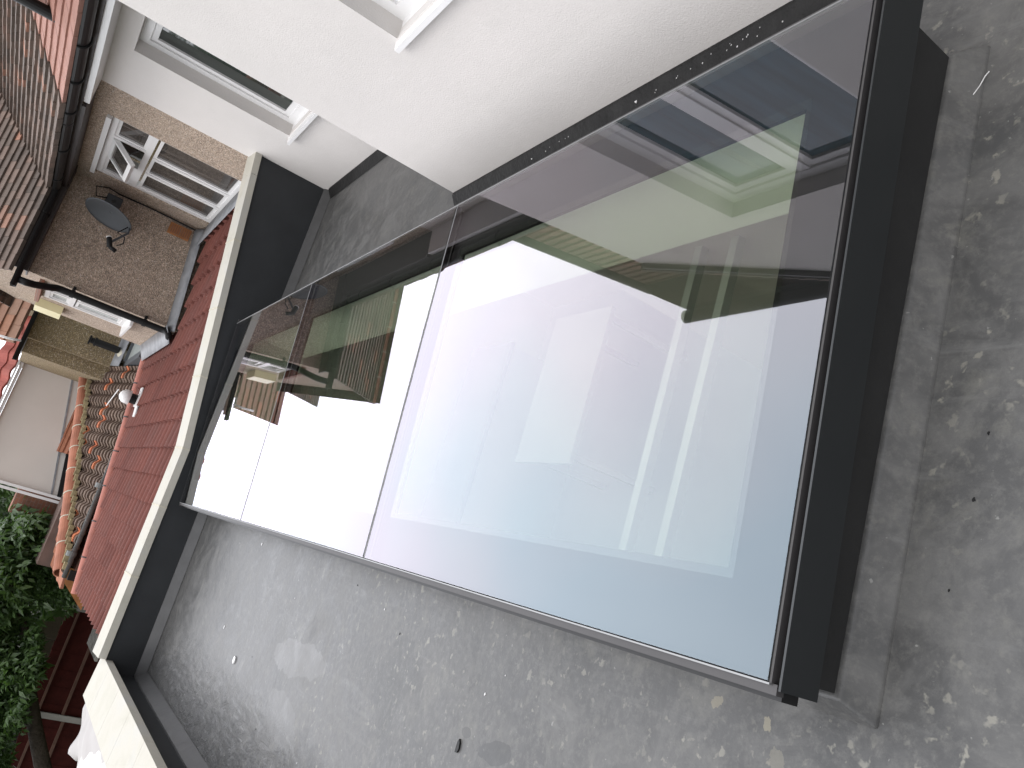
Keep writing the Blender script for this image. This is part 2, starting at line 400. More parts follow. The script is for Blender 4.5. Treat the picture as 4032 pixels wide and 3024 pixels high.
def wall(mb, f, u0, u1, v0, v1, holes=(), th=.25):
    us = sorted({u0, u1, *[h[0] for h in holes], *[h[1] for h in holes]})
    vs = sorted({v0, v1, *[h[2] for h in holes], *[h[3] for h in holes]})
    inh = lambda u, v: any(h[0] < u < h[1] and h[2] < v < h[3] for h in holes)
    for a, b in zip(us, us[1:]):
        for c, d in zip(vs, vs[1:]):
            if inh((a + b) / 2, (c + d) / 2): continue
            mb.face([f(a, c, 0), f(b, c, 0), f(b, d, 0), f(a, d, 0)])
            mb.face([f(a, c, th), f(a, d, th), f(b, d, th), f(b, c, th)])
    for (a, b, c, d) in list(holes) + [(u0, u1, v0, v1)]:
        mb.face([f(a, c, 0), f(a, c, th), f(a, d, th), f(a, d, 0)]); mb.face([f(b, c, 0), f(b, d, 0), f(b, d, th), f(b, c, th)])
        mb.face([f(a, c, 0), f(b, c, 0), f(b, c, th), f(a, c, th)]); mb.face([f(a, d, 0), f(a, d, th), f(b, d, th), f(b, d, 0)])

def window(parent, f, u0, u1, v0, v1, cells, w=.09, fr=.06, pane='pane', sill=True, sill_out=.07, ext=.05, sash=.035, skip=(), name='window', mat='upvc'):
    """cells: list of (ua,ub,va,vb) in 0..1 fractions of the opening"""
    mb = MB(); W, H = u1 - u0, v1 - v0
    mb.fbox(f, u0, u1, v0, v0 + fr, w, w + .07); mb.fbox(f, u0, u1, v1 - fr, v1, w, w + .07)
    mb.fbox(f, u0, u0 + fr, v0 + fr, v1 - fr, w, w + .07); mb.fbox(f, u1 - fr, u1, v0 + fr, v1 - fr, w, w + .07)
    I = (u0 + fr, u1 - fr, v0 + fr, v1 - fr); IW, IH = I[1] - I[0], I[3] - I[2]
    panes = []; hb = .028
    for i, (a, b, c, d) in enumerate(cells):
        A, B, C2, D = I[0] + a * IW, I[0] + b * IW, I[2] + c * IH, I[2] + d * IH
        A += hb if a > 0 else 0; B -= hb if b < 1 else 0; C2 += hb if c > 0 else 0; D -= hb if d < 1 else 0
        # mullion pieces on the low sides of the cell
        if a > 0: mb.fbox(f, A - 2 * hb, A, C2, D, w + .004, w + .066)
        if c > 0: mb.fbox(f, A - (2 * hb if a > 0 else 0), B, C2 - 2 * hb, C2, w + .002, w + .068)
        s_ = sash
        if i not in skip:
            for (p, q, r2, t) in ((A, B, C2, C2 + s_), (A, B, D - s_, D), (A, A + s_, C2 + s_, D - s_), (B - s_, B, C2 + s_, D - s_)):
                mb.fbox(f, p, q, r2, t, w + .014, w + .05)
            panes.append((A + s_, B - s_, C2 + s_, D - s_))
        else: panes.append((A, B, C2, D))
    o = mb.build(name, mat, parent); bevel(o, .006)
    for i, (a, b, c, d) in enumerate(panes):
        pm = MB(); pm.fbox(f, a, b, c, d, w + .030 if i not in skip else w + .09, w + .042 if i not in skip else w + .1)
        pm.build('pane', pane if not isinstance(pane, (list, tuple)) else pane[i], o)
    if sill:
        sm = MB(); e = ext
        pts = [f(u0 - e, v0 - .035, -sill_out), f(u0 - e, v0 - .012, -sill_out), f(u0 - e, v0 + .004, w), f(u0 - e, v0 - .035, w)]
        q = Vector(f(1, 0, 0)) - Vector(f(0, 0, 0))
        sm.prism(pts, q * (W + 2 * e)); so_ = sm.build('sill', mat, o); bevel(so_, .005)
    return o

def tiles(mb, O, U, V, nu, nv, tw, gauge, prof, thick, pred, seg=1, stag=0, jit=.002, u_start=0, v_start=0, over=.03):
    O, U, V = Vector(O), Vector(U).normalized(), Vector(V).normalized(); N = U.cross(V).normalized()
    if N.z < 0: N = -N
    rnd = random.Random(nu * 131 + nv)
    for k in range(v_start, nv):
        off = (k % 2) * stag * tw
        for j in range(u_start - (1 if off else 0), nu):
            cl = (j < u_start)
            ju, jn = rnd.uniform(-jit, jit), rnd.uniform(0, jit * 1.5)
            uc, vc = (j + .5) * tw + off, (k + .5) * gauge
            if not pred(O + U * uc + V * vc): continue
            gap = .0015 if seg == 1 else 0
            for s_ in range(seg):
                a0, a1 = j + s_ / seg, min(j + (s_ + 1) / seg, nu - off / tw)
                if a1 <= a0: continue
                ua, ub = max(a0 * tw + off, u_start * tw) + (gap if s_ == 0 else 0), a1 * tw + off - (gap if s_ == seg - 1 else 0)
                ha, hb_ = prof(s_ / seg), prof((s_ + 1) / seg)
                va, vb = k * gauge + ju, (k + 1) * gauge + over
                p = lambda u, v, h: O + U * u + V * v + N * h
                A, B = p(ua, va, ha + thick + jn), p(ub, va, hb_ + thick + jn)
                C2, D = p(ub, vb, hb_ + .001), p(ua, vb, ha + .001)
                uv = [(j + .5, k + .5)] * 4
                mb.face([A, B, C2, D], uv)
                mb.face([p(ua, va, ha - .012), p(ub, va, hb_ - .012), B, A], uv)
                if seg == 1:
                    mb.face([p(ua, va, ha - .012), A, D, p(ua, vb, -.012)], uv); mb.face([B, p(ub, va, ha - .012), p(ub, vb, -.012), C2], uv)

def ridge_row(parent, a, b, r, n, mat, name='ridge_tile'):
    a, b = Vector(a), Vector(b); d = (b - a) / n
    mb = MB(); rnd = random.Random(3)
    for i in range(n):
        p, q = a + d * i, a + d * (i + 1.03); j = Vector((0, rnd.uniform(-.004, .004), rnd.uniform(-.003, .005)))
        e = (q - p).normalized(); s_ = e.cross(Vector((0, 0, 1))).normalized(); z = s_.cross(e).normalized()
        loop = [p + j + s_ * math.cos(t) * r + z * math.sin(t) * r for t in [math.pi * k / 10 for k in range(11)]]
        loop += [p + j + s_ * math.cos(t) * (r - .014) + z * math.sin(t) * (r - .014) for t in [math.pi * k / 10 for k in range(10, -1, -1)]]
        mb.prism(loop, q - p)
    o = mb.build(name, mat, parent); 
    for i in range(1, n):
        p = a + d * i; e = d.normalized(); m2 = MB()
        m2.tube([p - e * .008, p + e * .008], r + .006, 20)
        m2.build('mortar_joint', 'mortar' if mat == 'terracotta_old' else 'soffit', o)
    return o

# ================================================================== SETTING
gm = MB(); gm.face([(-600, -600, -4.1), (600, -600, -4.1), (600, 600, -4.1), (-600, 600, -4.1)])
g = gm.build('ground', 'grass'); g['kind'] = 'structure'

# ================================================================== OUR EXTENSION: flat roof
XW, XR = 1.983, 2.93          # near wing wall, recessed wall
ext = thing('flat_roof_extension', 'grey flat-roofed rear extension with anthracite parapet and cream coping, holding the glass skylight', 'extension', (0, 3, -4.1))
# roof deck with opening for the skylight, thickness 0.12
mb = MB()
X0, X1, Y0, Y1 = -1.33, XR + .1, -5.0, 6.92
hx0, hx1, hy0, hy1 = .06, 1.43, 1.08, 6.74
def deck_cells(z0, z1):
    xs = [X0, hx0, hx1, X1]; ys = [Y0, hy0, hy1, Y1]
    for i in range(3):
        for j in range(3):
            if i == 1 and j == 1: continue
            mb.box((xs[i], ys[j], z0), (xs[i + 1], ys[j + 1], z1))
deck_cells(-1.62, -1.5)
mb.build('roof_deck', 'roof', ext)
# parapet (far) : follows roof slope of the neighbour, x .40 -> 2.93
def top(x): return -1.19 if x <= .4 else -1.19 + (x - .4) * (.345 / 2.51)
YP = 6.90
mb = MB()
mb.prism([(-1.33, YP, -1.58), (-1.33, YP, -1.19), (.4, YP, -1.19), (XR + .02, YP, top(XR + .02)), (XR + .02, YP, -1.58)], (0, .16, 0))
mb.box((-1.50, Y0, -1.58), (-1.33, YP + .16, -1.245))
mb.build('parapet_wall', 'parapet', ext)
mb = MB(); mb.box((-1.53, -5, -4.1), (-1.33, 7.08, -1.583)); mb.box((-1.33, 6.90, -4.1), (2.93, 7.08, -1.583))
wl = mb.build('extension_wall', 'render', ext)
# fillets along parapets
mb = MB()
mb.prism([(-1.33, YP, -1.43), (-1.33, YP - .012, -1.43), (-1.33, YP - .06, -1.497), (-1.33, YP, -1.497)], (XR + 1.33, 0, 0))
mb.prism([(-1.33, Y0, -1.43), (-1.318, Y0, -1.43), (-1.262, Y0, -1.4965), (-1.33, Y0, -1.4965)], (0, YP - Y0, 0))
bevel(mb.build('edge_fillet', 'fillet', ext), .006)
# kerb flange and fillets at skylight foot, fillet at house wall
def ring_side(mb, A, B, a, b):   # sloping fillet between top edge a-b (at the kerb) and foot A-B, mitred
    mb.face([A, B, b, a]); 
def fil(mb, x0, x1, y0, y1, on, ol, o_r, zt=-1.437, zb=-1.4962):
    k = .010
    ti = [(x0 - k, y0 - k, zt), (x1 + k, y0 - k, zt), (x1 + k, y1, zt), (x0 - k, y1, zt)]
    fo = [(x0 - ol, y0 - on, zb), (x1 + o_r, y0 - on, zb), (x1 + o_r, y1, zb), (x0 - ol, y1, zb)]
    ins = [(x0 + .002, y0 + .002, zt), (x1 - .002, y0 + .002, zt), (x1 - .002, y1, zt), (x0 + .002, y1, zt)]
    for a, b in ((3, 0), (0, 1), (1, 2)):
        mb.face([fo[a], fo[b], ti[b], ti[a]]); mb.face([ti[a], ti[b], ins[b], ins[a]])
        lo = lambda p: (p[0], p[1], -1.503)
        mb.face([lo(fo[a]), lo(fo[b]), fo[b], fo[a]])
mb = MB(); fil(mb, .012, 1.472, 1.030, 6.78, .058, .040, .05)
kf = mb.build('kerb_fillet', 'filroof', ext)
import bmesh
bm = bmesh.new(); bm.from_mesh(kf.data); bmesh.ops.remove_doubles(bm, verts=bm.verts, dist=.0003); bmesh.ops.recalc_face_normals(bm, faces=bm.faces); bm.to_mesh(kf.data); bm.free()
bevel(kf, .014, 4)
for p in kf.data.polygons: p.use_smooth = False
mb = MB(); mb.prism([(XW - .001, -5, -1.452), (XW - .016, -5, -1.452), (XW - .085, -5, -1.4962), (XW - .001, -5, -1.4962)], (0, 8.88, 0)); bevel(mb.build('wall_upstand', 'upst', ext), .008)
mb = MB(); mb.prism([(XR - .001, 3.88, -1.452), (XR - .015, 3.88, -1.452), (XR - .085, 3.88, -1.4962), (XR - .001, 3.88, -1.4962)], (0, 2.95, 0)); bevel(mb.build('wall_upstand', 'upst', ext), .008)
# coping stones
def coping(pts_fn, a, b, name='coping_stone'):
    pass
joints = [3.03, 2.74, 2.147, 1.557, .985, .40, -.074, -.625, -1.245]
for xj in joints[2:-1]:
    m_ = MB(); y0, y1 = 6.870, 7.087
    m_.hexa([(xj - .006, y0, top(xj) - .001), (xj + .006, y0, top(xj) - .001), (xj + .006, y1, top(xj) - .001), (xj - .006, y1, top(xj) - .001), (xj - .006, y0, top(xj) + .058), (xj + .006, y0, top(xj) + .058), (xj + .006, y1, top(xj) + .080), (xj - .006, y1, top(xj) + .080)])
    m_.build('mortar_joint', 'mortar', ext)
for i in range(len(joints) - 1):
    xb, xa = joints[i], joints[i + 1]
    xa2, xb2 = xa + .0015, xb - .0015
    y0, y1, t = 6.872, 7.085, .055
    dz = .022
    c = [(xa2, y0, top(xa2)), (xb2, y0, top(xb2)), (xb2, y1, top(xb2)), (xa2, y1, top(xa2))]
    c2 = [(x, y, z + t + (0 if y < 7 else dz)) for x, y, z in c]
    m_ = MB(); m_.hexa(c + c2); bevel(m_.build('coping_stone', 'coping', ext), .006)
yj = [7.085, 6.60, 6.02, 5.475, 4.89, 4.3, 3.71, 3.12, 2.53, 1.94, 1.35, .76, .17, -.42, -1.01, -1.6, -2.2, -2.8, -3.4, -4.0, -5]
for i in range(len(yj) - 1):
    yb, ya = yj[i], yj[i + 1]
    x1_ = -1.247 if i > 0 else -1.247
    m_ = MB(); x0_ = -1.56
    m_.hexa([(x0_, ya + .0015, -1.243), (x1_, ya + .0015, -1.243), (x1_, yb - .0015, -1.243), (x0_, yb - .0015, -1.243),
             (x0_, ya + .0015, -1.168), (x1_, ya + .0015, -1.188), (x1_, yb - .0015, -1.188), (x0_, yb - .0015, -1.168)])
    bevel(m_.build('coping_stone', 'coping', ext), .006)
# room below (seen faintly through the glass)
mb = MB()
mb.box((-1.33, -2, -4.12), (4.6, 6.9, -4.0))
mb.build('room_floor', 'roomfloor', ext)
mb = MB(); wall(mb, FY(6.84), -1.33, 4.6, -4.0, -1.625, (), .05); mb.box((4.55, -2, -4.0), (4.6, 6.84, -1.625))
mb.box((1.99, 3.0, -1.9), (4.55, 6.84, -1.63))
mb.build('room_wall', 'roomwall', ext)
# shaft lining from ceiling up to the skylight
mb = MB()
for a, b in (((.06, 1.08), (.075, 6.74)), ((1.415, 1.08), (1.43, 6.74)), ((.075, 1.08), (1.415, 1.095)), ((.075, 6.725), (1.415, 6.74))):
    mb.box((a[0], a[1], -1.75), (b[0], b[1], -1.33))
mb.build('shaft_lining', 'roomwall', ext)

# ================================================================== SKYLIGHT
T = 0.0675
gz = lambda x: -1.25 + T * x            # glass plane
sk = thing('skylight', 'large three-pane frameless glass skylight on an anthracite kerb in the flat roof', 'skylight', (.74, 3.9, -1.5))
mb = MB()
kx0, kx1, ky0, ky1 = .012, 1.472, 1.030, 6.79
for (a, b, c, d) in ((kx0, .06, ky0, ky1), (1.43, kx1, ky0, ky1), (.06, 1.43, ky0, 1.08), (.06, 1.43, 6.74, ky1)):
    mb.hexa([(a, c, -1.62), (b, c, -1.62), (b, d, -1.62), (a, d, -1.62), (a, c, gz(a) - .05), (b, c, gz(b) - .05), (b, d, gz(b) - .05), (a, d, gz(a) - .05)])
mb.build('kerb', 'kerb', sk)
# near-end fascia plate
mb = MB()
mb.hexa([(-.013, 1.004, -1.357), (1.535, 1.004, -1.277), (1.535, 1.026, -1.277), (-.013, 1.026, -1.357), (-.013, 1.004, gz(-.013) - .003), (1.535, 1.004, gz(1.535) - .003), (1.535, 1.009, gz(1.535) - .003), (-.013, 1.009, gz(-.013) - .003)])
bevel(mb.build('fascia', 'anthracite', sk), .003)
# perimeter seat / trim ring under the glass edge
def slab(mb, x0, x1, y0, y1, dz, th):
    mb.hexa([(x0, y0, gz(x0) - dz - th), (x1, y0, gz(x1) - dz - th), (x1, y1, gz(x1) - dz - th), (x0, y1, gz(x0) - dz - th),
             (x0, y0, gz(x0) - dz), (x1, y0, gz(x1) - dz), (x1, y1, gz(x1) - dz), (x0, y1, gz(x0) - dz)])
mb = MB()
slab(mb, -.022, -.003, 1.018, 6.80, .010, .020); slab(mb, 1.478, 1.50, 1.026, 6.80, .012, .03)
slab(mb, -.003, 1.478, 1.027, 1.032, .004, .02); slab(mb, -.030, 1.52, 6.80, 6.812, .006, .03)
bevel(mb.build('edge_trim', 'seal', sk), .003)
mb = MB(); slab(mb, -.030, .010, 1.024, 6.79, .034, .045); mb.build('trim_shadow_strip', 'blackseal', sk)  # black strip put in for the shaded gap beneath the left trim overhang
mb = MB(); slab(mb, 1.4785, 1.483, 1.03, 6.80, .001, .008)
slab(mb, -.0065, -.003, 1.03, 6.80, .002, .008)
mb.build('edge_strip', 'silver', sk)
seams = [1.033, 2.975, 4.88, 6.795]
for i in range(3):
    a, b = seams[i] + (.006 if i else 0), seams[i + 1] - (.006 if i < 2 else 0)
    m_ = MB(); slab(m_, 0, 1.476, a, b, 0, .001)
    # only the top face carries the reflection: keep the sheet's edge faces
    o = m_.build('glass_pane', 'glass', sk)
    # leave one reflecting face (top) + bottom removed for a clean double reflection
    me = o.data
    import bmesh
    bm = bmesh.new(); bm.from_mesh(me); bm.faces.ensure_lookup_table()
    bmesh.ops.delete(bm, geom=[f_ for f_ in bm.faces if f_.normal.z < .5 and f_.calc_area() > .05 and abs(f_.normal.z) > .5], context='FACES_ONLY')
    bm.to_mesh(me); bm.free()
    # black border and inner sheet of the sealed unit
    m_ = MB()
    l, r2, n_, f_ = .19, 1.25, (1.20 if i == 0 else a + .05), (b - .10 if i < 2 else b - .10)
    for (p, q, s_, t_) in ((.004, l, a + .004, b - .004), (r2, 1.472, a + .004, b - .004), (l, r2, a + .004, n_), (l, r2, f_, b - .004)):
        slab(m_, p, q, s_, t_, .034, .012)
    m_.build('glass_border', 'frit', sk)
    m_ = MB(); m_.face([(l - .02, n_ - .02, gz(l - .02) - .030), (r2 + .02, n_ - .02, gz(r2 + .02) - .0285), (r2 + .02, f_ + .02, gz(r2 + .02) - .0265), (l - .02, f_ + .02, gz(l - .02) - .028)])
    m_.build('inner_pane', 'glass2', sk)
for y in seams[1:3]:
    mb = MB(); slab(mb, .0, 1.476, y - .0055, y + .0055, .002, .02); mb.build('pane_seal', 'blackseal', sk)
for y in seams[1:3]:
    mb = MB(); slab(mb, .0, 1.476, y - .010, y - .0065, -.0012, .002); mb.build('seal_edge', 'silver', sk)

# ================================================================== OUR HOUSE
hs = thing('white_house', 'white rendered house with white framed windows beside the skylight', 'house', (3, 3, -4.1))
WN = (1.83, 2.95, -.665, .385)
mb = MB(); wall(mb, FX(XW), -5.0, 3.876, -4.1, .57, (WN,), .30)
# return wall facing +Y and gable triangle
mb.box((XW + .30, 3.60, -4.1), (XR + .3, 3.876, .57))
mb.prism([(XW, 3.876, .57), (XW, 1.5, 2.43), (XW, -.876, .57)], (.30, 0, 0))
mb.build('wing_wall', 'render', hs)
WR = (4.95, 6.28, -.90, .305)
mb = MB(); wall(mb, FX(XR), 3.876, 7.05, -4.1, .56, (WR,), .30)
mb.build('recessed_wall', 'render', hs)
window(hs, FX(XW), *WN, [(0, .56, 0, 1), (.56, 1, 0, 1)], w=.085, fr=.065, pane='paneblue', sash=.045, sill_out=.035, ext=.03)
window(hs, FX(XR), *WR, [(0, .42, 0, 1), (.42, 1, 0, 1)], w=.10, fr=.065, pane='pane', sash=.045, sill_out=.055, ext=.04)
# render stop bead shadow at foot + lead apron along the near wall
# main eaves of the recess: fascia board, soffit
mb = MB(); mb.box((2.68, 3.95, .455), (2.70, 7.0, .53)); mb.box((2.70, 3.95, .455), (XR, 7.0, .47))
mb.build('soffit_board', 'upvc', hs)
mb = MB(); mb.box((2.655, 3.95, .50), (2.678, 9.3, .63)); mb.build('fascia_board', 'soffit', hs)
gt = MB(); gt.half_pipe((2.60, 3.95, .585), (2.60, 7.3, .575), .058)
gt_o = gt.build('gutter', 'black', hs)
for y in (4.4, 5.1, 5.8, 6.42, 7.05):
    ring = [(2.60 + math.cos(t) * .064, y, .58 + math.sin(t) * .064) for t in [math.pi + math.pi * k / 12 for k in range(13)]]
    mb = MB(); mb.tube(ring, .009, 6); mb.build('gutter_bracket', 'black', gt_o)
# new pink tiles on the recess roof slope (our half), y < 6.95
P = 38.6; cp, sp_ = math.cos(R(P)), math.sin(R(P))
rz = lambda x: .60 + .8 * (x - 2.6)
flat = lambda s: 0
mb = MB()
tiles(mb, (2.57, 3.9, .60), (0, 1, 0), (cp, 0, sp_), 18, 9, .168, .105, flat, .016, lambda p: p.y < 6.93, stag=.5)
mb.build('roof', 'newtile', hs)
# tile hung dormer wall standing on the slope
mb = MB(); 
mb.box((XR + .035, 1.2, .56), (XR + .3, 6.44, 2.76)); mb.build('dormer_wall', 'newtile', hs)
mb = MB()
tiles(mb, (XR + .03, 1.2, .80), (0, 1, 0), (0.0001, 0, 1), 31, 20, .170, .10, flat, .034, lambda p: p.y < 6.6, stag=0, jit=.004)
for i_, f_ in enumerate(mb.f): pass
# plain wall tiles stand proud towards -X
mb.v = [(2 * (XR + .03) - x if x > XR + .03 else x, y, z) for x, y, z in mb.v]
mb.build('tile_hanging', 'newtile', hs)
mb = MB(); mb.tube([(2.85, 6.24, 2.60), (2.85, 6.24, .775)], .042, 14)
dp = mb.build('downpipe', 'black', hs)
mb = MB(); mb.prism([(XR + .02, 3.9, .86), (XR - .16, 3.9, .745), (XR - .16, 3.9, .735), (XR + .02, 3.9, .84)], (0, 2.85, 0)); mb.build('lead_flashing', 'lead', hs)
# dormer eaves
mb = MB(); mb.prism([(2.60, 1.0, 2.62), (2.60, 5.76, 2.62), (XR - .02, 6.46, 2.62), (XR + .3, 6.46, 2.62), (XR + .3, 1.0, 2.62)], (0, 0, .02)); mb.prism([(2.60, 1.0, 2.615), (2.60, 5.76, 2.615), (2.62, 5.79, 2.615), (2.62, 1.0, 2.615)], (0, 0, .15)); mb.prism([(2.60, 5.76, 2.64), (XR - .02, 6.46, 2.64), (XR - .02, 6.44, 2.64), (2.62, 5.75, 2.64)], (0, 0, .12)); mb.build('dormer_soffit', 'soffit', hs)
mb = MB(); mb.half_pipe((2.535, 1.0, 2.72), (2.535, 5.78, 2.72), .066); mb.prism([(2.535 + math.cos(t) * .066, 5.78, 2.72 + math.sin(t) * .066) for t in [math.pi + math.pi * k / 14 for k in range(15)]], (0, .006, 0)); mb.build('dormer_gutter', 'black', hs)
# roof above dormer and near gable roof
mb = MB()
tiles(mb, (2.55, 1.0, 2.77), (0, 1, 0), (cp, 0, sp_), 29, 30, .168, .105, flat, .016, lambda p: True, stag=.5)
mb.build('upper_roof', 'oldtile', hs)
mb = MB()
for sgn in (1, -1):
    yc = 1.5; e = 2.40
    O = (1.945, yc + sgn * e, .60)
    tiles(mb, O, (1, 0, 0), (0, -sgn * cp, sp_), 12, 32, .168, .105, flat, .016, lambda p: p.x < 3.6, stag=.5)
gr = mb.build('gable_roof', 'oldtile', hs)
for sgn in (1, -1):
    a = (1.95, 1.5 + sgn * 2.36, .60); b = (1.95, 1.5, .60 + 2.36 * .8)
    mb = MB(); mb.prism([a, b, (b[0], b[1], b[2] - .025), (a[0], a[1], a[2] - .025)], (.5, 0, 0))
    mb.build('verge_undercloak', 'soffit', hs)


# ================================================================== NEIGHBOUR: lean-to with red interlocking tiles
nl = thing('red_tiled_lean_to', 'lean-to extension with red ribbed concrete tiles beyond the cream coping', 'extension', (.8, 9.3, -4.1))
rr = lambda x: -1.285 + .105 * x
sl = math.atan(.105)
def double_roll(s):
    q = s * 2 % 1
    return .018 * (math.sin(math.pi * q) ** 2 if True else 0)
def roll(s):
    q = (s * 2) % 1
    if .30 < q < .80: return .006 + .042 * math.sin(math.pi * (q - .30) / .5) ** .7
    return -.022 if (.22 < q <= .30) else .0
mb = MB()
def inred(p): return 7.1 < p.y < 11.52 and p.x < 2.86 and not (p.x > 1.70 and p.y > 9.52)
tiles(mb, (-1.36, 7.1, rr(-1.36)), (0, 1, 0), (math.cos(sl), 0, math.sin(sl)), 10, 17, .44, .257, roll, .044, inred, seg=40, stag=0, jit=.003)
mb.build('tiled_roof', 'redtile', nl)
mb = MB(); mb.prism([(-1.33, 7.1, rr(-1.33) - .02), (2.93, 7.1, rr(2.93) - .02), (2.93, 7.1, rr(2.93) - .12), (-1.33, 7.1, rr(-1.33) - .12)], (0, 4.55, 0)); mb.build('roof_boarding', 'soffit', nl)
mb = MB(); mb.box((-1.25, 7.12, -4.1), (2.9, 11.6, rr(-1.25) - .16)); mb.build('lean_to_wall', 'pebble', nl)
ridge_row(nl, (-1.42, 11.60, rr(-1.42) + .045), (1.72, 11.60, rr(1.72) + .045), .062, 7, 'terracotta', 'verge_capping')
mb = MB(); mb.box((-1.36, 11.55, -1.75), (1.75, 11.68, rr(-1.3) - .05)); mb.prism([(-1.36, 11.54, rr(-1.36) - .1), (1.75, 11.54, rr(1.75) - .1), (1.75, 11.54, rr(1.75) + .03), (-1.36, 11.54, rr(-1.36) + .03)], (0, .11, 0)); mb.build('verge_board', 'brick', nl)
# lead flashings: along window wall, along dish wall, along side wall
mb = MB()
def strip(pts_a, pts_b):
    for i in range(len(pts_a) - 1):
        mb.face([pts_a[i], pts_a[i + 1], pts_b[i + 1], pts_b[i]])
rnd = random.Random(5)
def wob(a): return a
A_ = []; B_ = []
for k in range(0, 24):
    y = 7.12 + k * (9.58 - 7.12) / 23
    A_.append((2.925, y, -.90)); B_.append((2.70, y, rr(2.70) + .105))
strip(A_, B_)
A_ = []; B_ = []
for k in range(0, 20):
    x = 2.90 - k * (2.90 - 1.70) / 19
    A_.append((x, 9.592, rr(x) + .16)); B_.append((x, wob(9.44), rr(x) + .085))
strip(A_, B_)
A_ = []; B_ = []
for k in range(0, 16):
    y = 9.46 + k * (11.55 - 9.46) / 15
    A_.append((1.742, y, rr(1.75) + .17)); B_.append((wob(1.56), y, rr(1.56) + .10))
strip(A_, B_)
lf = mb.build('lead_flashing', 'lead', nl, smooth=True)
import bmesh
bm = bmesh.new(); bm.from_mesh(lf.data); bmesh.ops.remove_doubles(bm, verts=bm.verts, dist=.0005); bm.to_mesh(lf.data); bm.free()
sm = lf.modifiers.new('s', 'SOLIDIFY'); sm.thickness = .006
# roof vent cowl
cw = thing('roof_vent_cowl', 'small white mushroom vent cowl standing on the red ribbed tiles', 'roof vent', (1.02, 11.0, rr(1.02)))
mb = MB(); mb.hexa([(.80, 10.76, rr(.8) + .068), (1.16, 10.76, rr(1.16) + .068), (1.16, 10.95, rr(1.16) + .068), (.80, 10.95, rr(.8) + .068), (.80, 10.76, rr(.8) + .082), (1.16, 10.76, rr(1.16) + .082), (1.16, 10.95, rr(1.16) + .082), (.80, 10.95, rr(.8) + .082)]); mb.tube([(1.0, 10.86, rr(1) + .03), (1.0, 10.86, rr(1) + .1)], .09, 16); mb.build('base_plate', 'upvc', cw)
mb = MB(); mb.tube([(1.0, 10.86, rr(1) + .09), (1.0, 10.86, rr(1) + .19)], .062, 16); mb.build('neck', 'black', cw)
mb = MB(); mb.tube([(1.0, 10.86, rr(1) + .175), (1.0, 10.86, rr(1) + .18), (1.0, 10.86, rr(1) + .25), (1.0, 10.86, rr(1) + .285), (1.0, 10.86, rr(1) + .30)], [.082, .090, .080, .05, .015], 20); mb.build('cap', 'upvc', cw, smooth=True)

# ================================================================== NEIGHBOUR HOUSE (pebbledash)
nh = thing('pebbledash_house', 'brown pebbledash house with tiled roof and black gutters beyond the lean-to', 'house', (4, 9, -4.1))
WA = (7.66, 9.30, -.93, .30)
mb = MB(); wall(mb, FX(XR), 7.05, 9.6, -4.1, .56, (WA,), .30); 
mb.box((XR, 9.6, -1.3), (XR + .3, 9.9, .6))
mb.build('wall', 'pebble', nh)
mb = MB(); wall(mb, FY(9.6), 2.0, XR, -4.1, .50, (), .25); mb.build('wing_end_wall', 'pebble', nh)
WB = (9.80, 10.66, -.60, .27)
mb = MB(); wall(mb, FX(1.75), 9.6, 11.6, -4.1, .52, (WB,), .25)
mb.prism([(1.75, 9.6, .52), (1.75, 9.45, .55), (1.75, 10.55, 1.44), (1.75, 11.65, .55), (1.75, 11.6, .52)], (.25, 0, 0))
mb.build('side_wall', 'pebble', nh)
# windows
C6 = [(.0, .36, 0, .70), (.36, .68, 0, .70), (.68, 1, 0, .70), (0, .30, .72, 1), (.30, .68, .72, 1), (.68, 1, .72, 1)]
nw = window(nh, FX(XR), *WA, C6, w=.02, fr=.055, pane='paneblind', sash=.03, sill_out=.06, ext=.02, skip=(4,))
mb = MB(); mb.fbox(FX(XR), WA[0] - .0, WA[1] + .0, WA[3] - .0, WA[3] + .045, -.03, .03); mb.build('head_trim', 'upvc', nw)
# open top-hung casement
W_, H_ = WA[1] - WA[0] - .11, WA[3] - WA[2] - .11
ua, ub = WA[0] + .055 + .30 * W_ + .03, WA[0] + .055 + .68 * W_ - .03
va, vb = WA[2] + .055 + .72 * H_ + .02, WA[3] - .055
an = R(38); hgt = vb - va
def FO(u, v, w_):   # v measured down from hinge, rotated out towards -X
    return (XR + .02 - math.sin(an) * v - math.cos(an) * (.0) + w_ * math.cos(an), u, vb - math.cos(an) * v - w_ * math.sin(an) * -1 * .0 - w_ * math.sin(an))
mb = MB(); fr = .045
mb.fbox(FO, ua, ub, 0, fr, 0, .04); mb.fbox(FO, ua, ub, hgt - fr, hgt, 0, .04); mb.fbox(FO, ua, ua + fr, fr, hgt - fr, 0, .04); mb.fbox(FO, ub - fr, ub, fr, hgt - fr, 0, .04)
oc = mb.build('open_casement', 'upvc', nh); bevel(oc, .005)
mb = MB(); mb.fbox(FO, ua + fr, ub - fr, fr, hgt - fr, .015, .025); mb.build('pane', 'paneblind', oc)
for uu in (ua + .05, ub - .05):
    mb = MB(); mb.tube([(XR + .03, uu, va + .06), FO(uu, hgt * .6, .02)], .006, 6); mb.build('stay', 'greyplastic', oc)
C4 = [(0, .5, 0, .68), (.5, 1, 0, .68), (0, .5, .70, 1), (.5, 1, .70, 1)]
window(nh, FX(1.75), *WB, C4, w=-.012, fr=.05, pane='panelight', sash=.03, sill_out=.12, ext=.05)
mb = MB(); mb.box((1.66, 9.74, .30), (1.75, 10.74, .345)); mb.build('drip_ledge', 'brick', nh)
